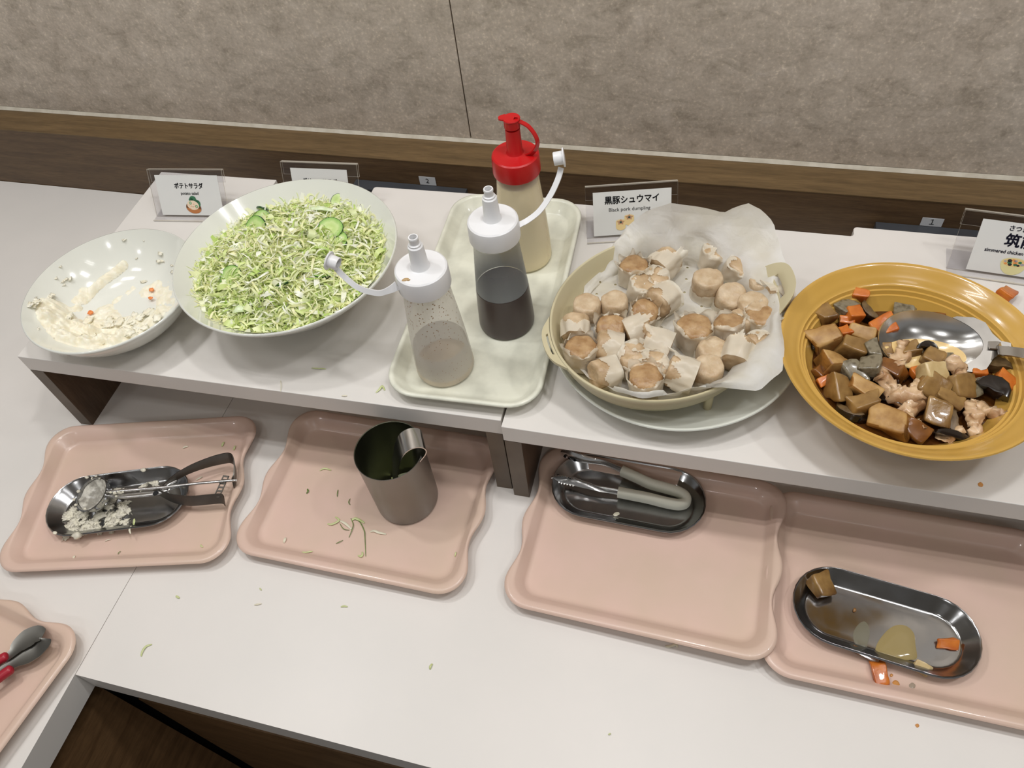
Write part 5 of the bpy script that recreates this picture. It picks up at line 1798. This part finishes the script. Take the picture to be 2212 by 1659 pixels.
def chunk(kind, p, s, asp, rz, tilt, seed, mat):
    """A cut piece: a bevelled, slightly lopsided block with softened faces."""
    bm = bmesh.new()
    bmesh.ops.create_cube(bm, size=1.0)
    rg = random.Random(seed)
    for v in bm.verts:
        v.co += Vector((rg.uniform(-.18, .18), rg.uniform(-.18, .18), rg.uniform(-.14, .14)))
    bmesh.ops.bevel(bm, geom=list(bm.edges) + list(bm.verts), offset=0.12, segments=3, profile=0.6, affect='EDGES')
    bmesh.ops.subdivide_edges(bm, edges=[e for e in bm.edges if e.calc_length() > 0.4], cuts=2, use_grid_fill=True)
    for v in bm.verts:
        v.co *= 1 + 0.16 * nz(v.co, 1.9, seed) + 0.06 * nz(v.co, 5, seed)
    me = bpy.data.meshes.new(kind)
    S = Matrix.Diagonal((s * asp[0], s * asp[1], s * asp[2], 1))
    bmesh.ops.transform(bm, matrix=S, verts=bm.verts)
    bmesh.ops.recalc_face_normals(bm, faces=bm.faces)
    bm.to_mesh(me)
    bm.free()
    me.polygons.foreach_set('use_smooth', [True] * len(me.polygons))
    me.set_sharp_from_angle(angle=math.radians(50))
    me.materials.append(MT[mat])
    if kind == 'fried_tofu':
        me.materials.append(MT['s_tofu_cut'])
        for f in me.polygons:
            if f.normal.z > 0.75 or f.normal.y < -0.85:
                f.material_index = 1
    o = bpy.data.objects.new(kind, me)
    COL.objects.link(o)
    o.location = p
    o.rotation_euler = (tilt[0], tilt[1], rz)
    return o


def meat(kind, p, s, asp, rz, tilt, seed, mat):
    """Torn chicken: a lumpy folded strip."""
    m = MB()
    rg = random.Random(seed)
    path, rad = [], []
    for i in range(17):
        u = i / 16 - 0.5
        path.append(Vector((u * s * asp[0] * 1.05, math.sin(u * 5 + seed) * s * 0.20, math.cos(u * 4 + seed) * s * 0.12)))
        rad.append(s * 0.30 * (0.55 + 0.45 * math.sin(math.pi * (0.12 + 0.76 * i / 16))) * (1 + 0.30 * nz((u * 4, 0, 0), 1.5, seed)))
    s *= 0.82
    path = [q * 0.82 for q in path]
    rad = [q * 0.80 for q in rad]
    m.tube(path, rad, 16, 0, True, 0.62 * asp[2] / 0.7)
    vs = []
    for v in m.v:
        w = Vector(v)
        k = w / s
        w += Vector((nz(k, 3.2, seed), nz(k, 3.2, seed + 7), nz(k, 3.2, seed + 13))) * s * 0.20 + Vector((nz(k, 8, seed), nz(k, 8, seed + 7), nz(k, 8, seed + 13))) * s * 0.10
        vs.append(w)
    m.v = vs
    o = m.build(kind, mat, None, ang=180)
    o.location = p
    o.rotation_euler = (tilt[0], tilt[1], rz)
    return o


def cap_piece(kind, p, s, asp, rz, tilt, seed, mat):
    """A slice of shiitake: domed dark cap with a paler cut face."""
    m = MB()
    out = [(s * 0.5 * x, s * 0.5 * y) for x, y in [(-1, -0.1), (-0.85, 0.35), (-0.5, 0.66), (0, 0.78), (0.5, 0.66), (0.85, 0.35), (1, -0.1), (0.6, -0.02), (0.2, -0.12), (-0.25, -0.05), (-0.6, -0.15)]]
    k = len(out)
    a = [Vector((x * asp[0], y * asp[1], -s * 0.22 * asp[2])) for x, y in out]
    b = [Vector((x * asp[0], y * asp[1], s * 0.22 * asp[2])) for x, y in out]
    m.loft([[q * 0.9 + Vector((0, 0, q.z * 0.1)) for q in a], a, b, [Vector((q.x * 0.9, q.y * 0.9, q.z * 1.15)) for q in b]], True, True, True)
    o = m.build(kind, mat, None, ang=60)
    inner = [(x * 0.80 * asp[0], (y * 0.74 + s * 0.01) * asp[1]) for x, y in out]
    if mat == 's_gill':
        o.data.materials.append(MT['s_black'])
        for f in o.data.polygons:
            if abs(f.normal.z) < 0.6 and f.normal.y > -0.2:
                f.material_index = 1
    o.location = p
    o.rotation_euler = (tilt[0], tilt[1], rz)
    return o


def C(x, y):
    return 1680 + x * 0.2412, 600 + y * 0.2412


KIND = {'ca': ('carrot_chunk', 'carrot', 's_carrot', chunk), 'ta': ('taro_chunk', 'taro', 's_taro', chunk), 'da': ('daikon_chunk', 'daikon', 's_pale', chunk), 'to': ('fried_tofu', 'tofu', 's_tofu', chunk), 'br': ('burdock_chunk', 'burdock', 's_brown', chunk),
        'ko': ('konjac_chunk', 'konjac', 's_konjac', chunk), 'bl': ('shiitake_piece', 'shiitake', 's_black', cap_piece), 'gi': ('shiitake_piece', 'shiitake', 's_gill', cap_piece), 'ch': ('chicken_piece', 'chicken', 's_chicken', meat)}
# kind, crop x, crop y, size in crop pixels, proportions, turn (deg), lift mm, words
STEW = [
    ('ko', 600, 300, 175, (1, .8, .8), 50, 4, 'grey konjac chunk beside the topmost orange carrots at the far end of the pile'),
    ('ca', 725, 215, 130, (1, .7, .7), -15, 3, 'orange carrot chunk farthest back in the pile'),
    ('ca', 690, 335, 170, (.9, 1, .9), 15, 9, 'bright orange carrot block leaning on grey konjac at the far end'),
    ('ca', 615, 385, 120, (1.1, .8, .8), 5, 7, 'small orange carrot wedge below the bright leaning carrot block'),
    ('gi', 815, 305, 190, (1, .9, .8), 130, 5, 'mushroom slice with a black curved rim behind the carrots'),
    ('ca', 600, 485, 120, (.8, 1, .8), 20, 6, 'orange carrot piece tucked beside the large browned tofu'),
    ('ca', 945, 440, 215, (1, .85, .8), 25, 9, 'largest orange carrot chunk, lying beside the tip of the spoon'),
    ('ko', 1125, 335, 190, (1.1, .9, .6), -20, 2, 'dark speckled konjac block just behind the spoon'),
    ('br', 1370, 375, 220, (1.2, .7, .4), -14, -1, 'flat translucent brown piece half sunk behind the spoon'),
    ('bl', 1585, 430, 90, (1, .6, .6), -15, 1, 'thin black mushroom strip on the bowl wall behind the spoon'),
    ('bl', 1790, 625, 110, (1, .5, .6), -10, 2, 'black mushroom strip beneath the neck of the spoon'),
    ('ta', 415, 375, 165, (.9, 1, .9), 35, 6, 'tan taro chunk highest on the side facing the steamer'),
    ('to', 430, 560, 290, (1.05, .85, .8), 20, 7, 'large deep brown fried tofu block facing the steamer'),
    ('to', 770, 520, 240, (1.1, .8, .7), -25, 5, 'brown wrinkled tofu block beside the largest carrot'),
    ('ta', 665, 650, 230, (1.1, .8, .8), -10, 7, 'tan taro chunk in front of the large browned tofu'),
    ('to', 490, 770, 240, (1, .75, .8), 12, 6, 'golden topped tofu block at the edge of the pile facing the steamer'),
    ('ta', 955, 655, 140, (1, .9, .9), 10, 5, 'small tan taro cube left of the spoon tip'),
    ('ko', 845, 650, 150, (.9, 1.1, .9), 20, 11, 'pale grey konjac piece standing on top of the pile'),
    ('ko', 815, 800, 215, (1, .85, .6), -5, 10, 'flat square grey konjac slab on top of the pile'),
    ('ko', 660, 850, 220, (.9, 1.1, .8), 35, 4, 'olive grey konjac chunk under the flat square slab'),
    ('ca', 410, 925, 110, (1, .9, .9), 30, 1, 'small orange carrot bit low against the bowl wall'),
    ('ta', 540, 985, 215, (.9, 1.05, .9), 15, 4, 'tan taro block above the near wall on the steamer side'),
    ('to', 785, 1000, 240, (1.1, .8, .8), -20, 7, 'light tan fried tofu piece in the middle of the near half'),
    ('gi', 640, 1205, 210, (1, .7, .7), 150, 0, 'brown mushroom piece low at the near wall'),
    ('ta', 765, 1145, 220, (1.1, .75, .85), 25, 5, 'tan taro wedge just above the longest tofu block'),
    ('to', 1010, 1290, 270, (1.2, .8, .75), -24, 5, 'long ridged tofu block at the near wall of the bowl'),
    ('br', 1225, 1365, 220, (1, .8, .75), -20, 3, 'browned tofu lump beside the long ridged block'),
    ('br', 1025, 830, 260, (1.1, .65, .6), -28, 8, 'translucent amber burdock piece in the middle of the pile'),
    ('ch', 1105, 690, 230, (1.2, 1, .8), 100, 12, 'pink chicken piece rising at the tip of the spoon'),
    ('bl', 990, 565, 80, (1, .8, .8), 80, 2, 'small black mushroom bit below the largest carrot'),
    ('ta', 1200, 655, 150, (1, .9, .8), 15, 10, 'tan taro piece lying in the edge of the spoon'),
    ('bl', 1335, 630, 160, (1, .8, .9), 20, 15, 'glossy black mushroom piece lying on the edge of the spoon'),
    ('ta', 1390, 725, 215, (1, .85, .8), -20, 11, 'rounded tan taro chunk beneath the black mushroom on the spoon'),
    ('da', 1365, 850, 200, (1, .95, .8), 22, 15, 'pale square daikon cube on top of the pile below the spoon'),
    ('ca', 1240, 850, 120, (1, .8, .7), 30, 7, 'dull orange carrot sliver half under the pale daikon cube'),
    ('ko', 1520, 720, 110, (1.1, .8, .8), 10, 8, 'small dark konjac bit against the near side of the spoon'),
    ('ch', 1625, 840, 260, (1, 1, .8), -40, 10, 'curled chicken piece beneath the neck of the spoon'),
    ('bl', 1490, 920, 130, (1, .8, .8), -5, 2, 'dark mushroom piece in the gap beside the curled chicken'),
    ('ca', 1790, 850, 125, (1, .9, .8), 5, 3, 'orange carrot cube below the spoon handle'),
    ('gi', 1945, 815, 220, (1, 1, .8), -15, 4, 'grey mushroom slice with black rim below the spoon handle'),
    ('ca', 2010, 955, 210, (1, .85, .8), -28, 5, 'glossy orange carrot block at the edge away from the steamer'),
    ('bl', 1920, 1020, 240, (1, 1.15, 1), -35, 9, 'big shiny black mushroom cap at the edge of the pile'),
    ('ko', 1775, 1000, 150, (.8, 1.2, .8), 10, 4, 'grey konjac piece beside the big black mushroom cap'),
    ('ta', 1620, 985, 235, (1.1, .9, .8), 25, 8, 'angular tan taro chunk below the curled chicken'),
    ('ta', 1345, 1000, 270, (1.05, .85, .8), -25, 8, 'large tan taro block in front of the pale daikon cube'),
    ('ch', 1085, 1000, 300, (1.2, 1, .8), -15, 11, 'broad folded chicken piece in the middle of the near half'),
    ('ch', 1240, 975, 120, (1, 1, 1), 40, 13, 'small rounded chicken scrap on top of the pile'),
    ('ch', 1190, 1145, 210, (1.2, 1, .8), 70, 8, 'ragged chicken piece above the browned lump'),
    ('bl', 985, 1110, 180, (1.1, .8, .8), -20, 1, 'black mushroom in the gap below the broad chicken piece'),
    ('ta', 1520, 1110, 190, (1.1, .8, .8), -15, 6, 'tan taro chunk behind the large cut block in the near half'),
    ('ta', 1425, 1220, 235, (1, .95, .85), -12, 6, 'large cut tan taro block in the near half of the pile'),
    ('ch', 1210, 1285, 150, (1.2, .9, .8), -20, 7, 'thin chicken strip beside the long ridged tofu'),
    ('gi', 1590, 1290, 210, (1, .9, .6), 95, 3, 'brown mushroom slice lying near the front wall'),
    ('ch', 1895, 1190, 230, (1.1, 1, .8), 20, 5, 'smooth chicken piece lying nearest the open side of the bowl'),
    ('ch', 1735, 1260, 220, (1.2, 1, .8), 75, 5, 'frayed chicken piece at the near edge of the pile'),
    ('bl', 1560, 1440, 260, (1.2, .5, .6), 5, 0, 'flat black mushroom slice low against the near wall'),
    ('ch', 1560, 1400, 150, (1.4, .7, .5), 15, 3, 'thin pale chicken sliver lying over the flat black mushroom'),
    ('bl', 790, 1290, 110, (1, .8, .7), 20, -1, 'dark mushroom scrap behind the long ridged tofu'),
    ('bl', 320, 620, 90, (1, .8, .8), 100, 0, 'dark mushroom scrap low against the wall facing the steamer'),
    ('bl', 830, 920, 120, (1, .8, .8), 10, 3, 'dark mushroom piece in the gap under the square konjac slab'),
    ('br', 370, 830, 130, (1, .8, .7), 60, 0, 'browned burdock bit between the golden tofu and the bowl wall'),
    ('ch', 1760, 1130, 110, (1, 1, .8), 0, 3, 'small grey pink chicken scrap beneath the big black mushroom'),
]
rgs = random.Random(21)
for i, (k, x, y, s, asp, rz, lift, words) in enumerate(STEW):
    nm, cat, mat, fn = KIND[k]
    px, py = C(x, y)
    z = T + ZBR + 0.002 + lift * 0.001
    p = at(px, py, z)
    size = s * 0.2412 / 1830.0
    if fn is chunk:
        size *= 0.77
    d = math.hypot(p.x - YBC[0], p.y - YBC[1])
    p.z = max(p.z, T + zYB(min(d, 0.118)) + size * 0.30 * asp[2])
    o = fn(nm, p, size, asp, math.radians(rz), (rgs.uniform(-0.1, 0.5), rgs.uniform(-0.4, 0.4)), i * 3 + 1, mat)
    tag(o, words, cat, {'ca': 'carrot chunks in the stew', 'ta': 'taro chunks in the stew', 'to': 'fried tofu in the stew', 'ko': 'konjac chunks in the stew', 'bl': 'shiitake pieces in the stew', 'gi': 'shiitake pieces in the stew', 'ch': 'chicken pieces in the stew', 'br': 'burdock pieces in the stew', 'da': 'daikon in the stew'}[k])

# loose bits around the third dish and the riser
o = chunk('carrot_chunk', at(2172, 637, T + 0.006), 0.021, (0.9, 0.7, 0.55), 0.9, (0.1, 0.3), 77, 's_carrot')
tag(o, 'red orange carrot chunk dropped on the riser behind the yellow bowl', 'carrot')
o = chunk('daikon_chunk', at(1775, 1262, ZDF + 0.0090), 0.0235, (1, 0.95, 0.55), 0.42, (0.10, 0.30), 78, 's_taro')
tag(o, 'translucent tan daikon cube left in the corner of the oval dish', 'daikon')
o = chunk('carrot_sliver', at(2049, 1391, ZDF + 0.0025), 0.018, (1, 0.55, 0.25), 0.15, (0.5, 0.05), 79, 's_carrot')
tag(o, 'thin orange carrot sliver on the oval dish with the sauce puddle', 'carrot')
o = chunk('carrot_stick', at(1899, 1455, 0.0075), 0.0225, (1.15, 0.5, 0.3), math.radians(-72), (0, 0.1), 80, 's_brown')
o.data.materials[0] = MT['s_carrot']
tag(o, 'orange carrot stick lying on the pink tray against the oval dish', 'carrot')
o = chunk('carrot_stick', at(1868, 1414, ZDF + 0.004), 0.022, (1.2, 0.28, 0.2), math.radians(-18), (0.5, 0.05), 81, 's_brown')
tag(o, 'dark amber carrot strip along the near wall of the oval dish', 'carrot')
o = chunk('daikon_scrap', at(1993, 1444, ZDF + 0.004), 0.014, (1.2, 0.9, 0.2), math.radians(-20), (0.5, 0.05), 82, 's_pale')
tag(o, 'clear pale scrap clinging to the near wall of the oval dish', 'daikon')


def puddle(name, label, cat, pts, z, mat, dome=0.0006, group=None):
    P_ = [at(x, y, z) for x, y in pts]
    c = sum(P_, Vector()) / len(P_)
    P_ = spline(P_ + [P_[0]], 4)[:-1]
    m = MB()
    m.loft([[Vector((p.x - c.x, p.y - c.y, 0)) for p in P_], [Vector(((p.x - c.x) * 0.93, (p.y - c.y) * 0.93, dome)) for p in P_], [Vector(((p.x - c.x) * 0.5, (p.y - c.y) * 0.5, dome * 1.4)) for p in P_]], True, False, True)
    o = m.build(name, mat, None, ang=180)
    o.location = c
    return tag(o, label, cat, group)


Q = lambda x, y: (1700 + x * 0.2034, 1200 + y * 0.2034)
puddle('sauce_puddle', 'yellowish sauce puddle spreading over the oval dish', 'sauce', [Q(*p) for p in ((925, 1060), (960, 930), (1060, 800), (1160, 740), (1270, 750), (1350, 830), (1365, 950), (1380, 1090), (1300, 1110), (1200, 1130), (1060, 1100))], ZDF + 0.0001, 'sauce', 0.0008)
puddle('sauce_film', 'thin cloudy sauce film beside the yellowish puddle on the oval dish', 'sauce', [Q(*p) for p in ((740, 980), (700, 850), (750, 740), (830, 700), (880, 800), (860, 930), (830, 1000))], ZDF + 0.0001, 'sauce_thin', 0.0003)
for pts_, lab in (([Q(*p) for p in ((1115, 1345), (1150, 1322), (1190, 1350), (1200, 1410), (1150, 1412), (1118, 1385))], 'orange oily drop on the pink tray below the carrot stick'),
                  ([Q(*p) for p in ((1295, 1370), (1330, 1350), (1365, 1378), (1350, 1420), (1315, 1425), (1293, 1400))], 'faint pale sauce drop on the pink tray, farthest from the carrot stick'),
                  ([Q(*p) for p in ((1092, 1265), (1110, 1255), (1126, 1272), (1112, 1290), (1095, 1285))], 'tiny orange drop on the pink tray close to the oval dish')):
    puddle('sauce_drop', lab, 'drop', pts_, 0.0034, 'drop' if 'faint' not in lab else 'sauce_thin', 0.0008)
puddle('sauce_drop', 'dried tan sauce drop on the riser in front of the yellow bowl', 'drop', [(2112, 1045), (2118, 1041), (2124, 1047), (2121, 1052), (2114, 1050)], T + 0.0002, 'drop', 0.0004)
puddle('sauce_drop', 'tan sauce drop on the long worktop near its front edge', 'drop', [(1976, 1566), (1982, 1563), (1986, 1568), (1981, 1572)], 0.0002, 'drop', 0.0004)

# potato mash on the first dish
m = MB()
rg = random.Random(9)
S_ = lambda x, y: (100 + x * 0.1989, 940 + y * 0.1989)
for (x, y, s, k) in ((330, 850, 60, 9), (260, 900, 40, 6), (300, 980, 50, 8), (260, 1060, 45, 7), (420, 1000, 50, 8), (390, 900, 40, 6), (520, 930, 45, 6), (560, 980, 45, 6), (840, 770, 45, 9), (790, 840, 40, 8), (740, 900, 40, 6), (700, 870, 30, 4), (480, 1010, 40, 5), (690, 980, 30, 3), (560, 850, 40, 4), (640, 780, 40, 4), (850, 950, 15, 2), (590, 1040, 12, 2), (720, 700, 30, 4), (780, 620, 30, 5), (1180, 515, 15, 3), (1050, 555, 10, 2), (820, 490, 18, 3), (230, 1020, 25, 3), (770, 610, 15, 2)):
    for e in range(k):
        px, py = S_(x + rg.uniform(-s, s), y + rg.uniform(-s, s))
        p = at(px, py, ZDF + 0.0008)
        m.add(*lump((p.x - D1[0], p.y - D1[1], 0.0006), rg.uniform(0.0014, 0.0050), (1.5, 0.8, 0.26), e + x, 1.1, 3, 2.2, rg.uniform(0, 3)))
o = m.build('potato_mash', 'smear', None, ang=180)
o.location = (D1[0], D1[1], ZDF)
tag(o, 'crumbly white potato mash smeared over the oval dish under the ice cream scoop', 'salad', None, 'stuff')
m = MB()
for (x, y, s) in ((1055, 378, 1.3), (440, 460, 0.9), (540, 450, 0.7), (95, 1062, 1.0), (330, 1090, 2.0)):
    p = at(*S_(x, y), ZDF + 0.0150)
    m.add(*lump((p.x - D1[0], p.y - D1[1], p.z - ZDF), 0.0022 * s, (1.3, 1, 0.7), x, 0.5))
for (x, y, s) in ((700, 620, 1.0), (740, 630, 1.1), (790, 615, 1.0), (830, 620, 0.7), (760, 665, 0.8), (500, 470, 0.9), (640, 500, 1.1), (665, 550, 1.2), (580, 470, 0.8), (350, 610, 1.2), (300, 700, 0.9), (320, 760, 1.0), (420, 800, 0.9)):
    p = at(*S_(x, y), ZDF + 0.0245)
    m.add(*lump((p.x - D1[0], p.y - D1[1], p.z - ZDF), 0.0018 * s, (1.2, 1, 0.8), x, 0.6))
o = m.build('potato_crumbs', 'smear', None, ang=180)
o.location = (D1[0], D1[1], ZDF)
tag(o, 'white potato crumbs stuck to the scoop and to the rim of its oval dish', 'salad', None, 'stuff')

# ================================================================== stray shreds
MT['stray'] = pmat('stray_cabbage_shred', lin(206, 212, 160), lin(184, 194, 128), 200, 0.4)
MT['stray_green'] = pmat('stray_dark_green_shred', lin(112, 136, 66), lin(84, 104, 46), 200, 0.4)
MT['stray_pale'] = pmat('stray_pale_scrap', lin(226, 220, 196), lin(214, 208, 184), 200, 0.4)


def stray(label, pts, z, w, mat='stray', group=None, lift=0.0006):
    P_ = [at(x, y, z + lift) for x, y in pts]
    c = P_[len(P_) // 2].copy()
    c.z = z
    pth = spline([p - c for p in P_], 4)
    k = len(pth)
    pth = [p + Vector((0, 0, 0.0012 * math.sin(math.pi * i / (k - 1)))) for i, p in enumerate(pth)]
    m = MB()
    m.tube(pth, [w * 0.5 * (0.4 + 0.6 * math.sin(math.pi * (0.08 + 0.84 * i / (k - 1)))) for i in range(k)], 6, 0, True, 0.4)
    o = m.build('cabbage_shred', mat, None)
    o.location = c
    return tag(o, label, 'cabbage', group)


Z2 = 0.0034
U = lambda x, y: (500 + x * 0.2803, 860 + y * 0.2803)
g = 'stray shreds on the cup tray'
stray('long thin dark cabbage strand bent like a leg on the tray with the steel cup', [U(*p) for p in ((930, 935), (985, 950), (1025, 1025), (1030, 1080), (1035, 1220))], Z2, 0.0011, 'stray_green', g)
stray('pale wavy cabbage strip leading the tangle on the tray with the steel cup', [U(*p) for p in ((740, 968), (775, 975), (830, 945), (800, 915))], Z2, 0.0026, 'stray', g)
stray('translucent cabbage strip joining the two halves of the tangle on the cup tray', [U(*p) for p in ((835, 945), (880, 970), (925, 1010))], Z2, 0.0030, 'stray_pale', g)
stray('thin brown cabbage thread along the foot of the tangle on the cup tray', [U(*p) for p in ((835, 965), (865, 1010), (910, 1018))], Z2, 0.0009, 'stray_green', g)
stray('dark kinked cabbage thread crossing the tangle on the cup tray', [U(*p) for p in ((920, 925), (940, 975), (930, 1020), (905, 1075))], Z2, 0.0011, 'stray_green', g)
stray('small pale green flake on top of the tangle on the cup tray', [U(*p) for p in ((925, 945), (960, 930), (1025, 962))], Z2, 0.0030, 'stray', g)
stray('pale tapering cabbage scrap below the steel cup', [U(*p) for p in ((1070, 1030), (1100, 1025), (1140, 1040), (1192, 1048))], Z2, 0.0030, 'stray_pale', g)
stray('curled green cabbage hook near the front of the cup tray', [U(*p) for p in ((975, 1212), (1000, 1222), (1012, 1205), (1005, 1185))], Z2, 0.0026, 'stray', g)
stray('tiny dark green knot of cabbage on the cup tray', [U(*p) for p in ((578, 735), (592, 720), (585, 700))], Z2, 0.0022, 'stray_green', g)
stray('upright brown cabbage thread in the middle of the cup tray', [U(*p) for p in ((815, 760), (818, 735), (822, 705))], Z2, 0.0011, 'stray_green', g)
stray('small hooked brown thread beside the steel cup', [U(*p) for p in ((915, 775), (905, 805), (915, 822))], Z2, 0.0011, 'stray_green', g)
stray('short slanted thread below the tangle on the cup tray', [U(*p) for p in ((805, 1122), (832, 1112), (860, 1096))], Z2, 0.0010, 'stray_green', g)
stray('dried yellowish cabbage shred near the back of the cup tray', [U(*p) for p in ((680, 558), (720, 545), (768, 556))], Z2, 0.0022, 'stray', g)
stray('oval pale cabbage flake near the front corner of the cup tray', [U(*p) for p in ((405, 1115), (412, 1095), (418, 1075))], Z2, 0.0034, 'stray_pale', g)
stray('pale shred along the front rim of the cup tray', [U(*p) for p in ((545, 1185), (575, 1192), (625, 1180))], Z2 + 0.001, 0.0018, 'stray', g)
stray('thin shred against the side wall of the cup tray', [U(*p) for p in ((1722, 1222), (1728, 1200), (1733, 1185))], Z2 + 0.001, 0.0014, 'stray', g)
V = lambda x, y: (x * 0.2712, 860 + y * 0.2712)
g = 'stray shreds on the scoop tray'
stray('yellow green cabbage flake at the back of the scoop tray, farther from its corner', [V(*p) for p in ((1768, 385), (1778, 365), (1785, 350))], Z2, 0.0030, 'stray', g)
stray('yellow green cabbage flake at the back of the scoop tray, closest to its corner', [V(*p) for p in ((1862, 415), (1870, 395), (1874, 380))], Z2, 0.0026, 'stray', g)
stray('cream coloured scrap on the scoop tray behind the handle', [V(*p) for p in ((1455, 400), (1475, 392), (1498, 384))], Z2, 0.0026, 'stray_pale', g)
stray('short pale thread on the scoop tray in front of the oval dish', [V(*p) for p in ((835, 1142), (860, 1132), (885, 1126))], Z2, 0.0012, 'stray_pale', g)
stray('brown thread near the front of the scoop tray', [V(*p) for p in ((940, 1245), (950, 1232), (962, 1220))], Z2, 0.0010, 'stray_green', g)
stray('cream drop shaped scrap near the front of the scoop tray', [V(*p) for p in ((585, 1280), (592, 1268), (598, 1255))], Z2, 0.0030, 'stray_pale', g)
stray('pale green shred in the corner of the scoop tray nearest the cup tray', [V(*p) for p in ((1598, 1165), (1605, 1180), (1618, 1188))], Z2, 0.0016, 'stray', g)
stray('green tipped shred hanging over the rim of the oval dish under the scoop', [V(*p) for p in ((1068, 962), (1072, 985), (1065, 1010))], ZD + 0.0135, 0.0030, 'stray', g)
stray('cream shred hooked over the rim of the oval dish under the scoop', [V(*p) for p in ((1045, 1018), (1035, 1050), (1040, 1080))], ZD + 0.0125, 0.0024, 'stray_pale', g)
stray('pale sliver of cabbage beneath the scoop handle', [V(*p) for p in ((1560, 655), (1590, 640), (1612, 625))], Z2, 0.0024, 'stray_pale', g)
g = 'stray shreds on the worktop'
stray('curved pale green cabbage shred on the worktop near its front corner', [(305, 1418), (308, 1408), (316, 1397), (328, 1392)], 0.0, 0.0024, 'stray', g)
stray('pale green cabbage fleck at the middle of the worktop front', [(929, 1446), (930, 1440), (934, 1434)], 0.0, 0.0024, 'stray', g)
stray('yellowish fleck on the worktop in front of the scoop tray', [(380, 1287), (384, 1290), (388, 1292)], 0.0, 0.0024, 'stray', g)
stray('thin green fleck on the worktop in front of the cup tray', [(561, 1270), (563, 1273), (565, 1275)], 0.0, 0.0014, 'stray', g)
stray('greyish fleck on the worktop in front of the cup tray', [(549, 1307), (557, 1306), (565, 1304)], 0.0, 0.0016, 'stray_pale', g)
stray('pale flat fleck on the worktop between the cup tray and the front edge', [(736, 1311), (744, 1310), (751, 1311)], 0.0, 0.0018, 'stray', g)
stray('pale crumpled scrap on the worktop in front of the tongs tray', [(1437, 1396), (1447, 1397), (1460, 1393), (1463, 1399)], 0.0, 0.0030, 'stray_pale', g)
stray('tiny fleck on the worktop close to the front edge', [(1314, 1587), (1317, 1586), (1319, 1584)], 0.0, 0.0014, 'stray', g)
g = 'stray shreds on the riser'
stray('flat green cabbage shred on the riser in front of the cabbage bowl', [(673, 795), (685, 797), (704, 797)], T, 0.0016, 'stray', g)
stray('forked pale cabbage shred on the riser beside the bottle tray', [(812, 848), (820, 842), (826, 835), (831, 843)], T, 0.0026, 'stray', g)
stray('small pale shred on the riser front, closer to the cabbage bowl', [(738, 855), (744, 856), (750, 855)], T, 0.0014, 'stray_pale', g)
stray('thin cream thread near the riser front under the cabbage bowl', [(606, 822), (608, 834), (606, 846)], T, 0.0009, 'stray_pale', g)
g = 'scraps on the tongs dish'
stray('torn pale dumpling wrapper scrap on the oval dish under the tongs', [(1324, 1117), (1331, 1112), (1342, 1109)], ZDF, 0.0058, 'stray_pale', g)
stray('tiny white crumb on the oval dish under the tongs', [(1427, 1130), (1428, 1131), (1429, 1130)], ZDF, 0.0018, 'stray_pale', g)
stray('tiny tan fleck in the sauce dish', [(1844, 1322), (1846, 1318), (1847, 1314)], ZDF, 0.0030, 's_tofu', g)
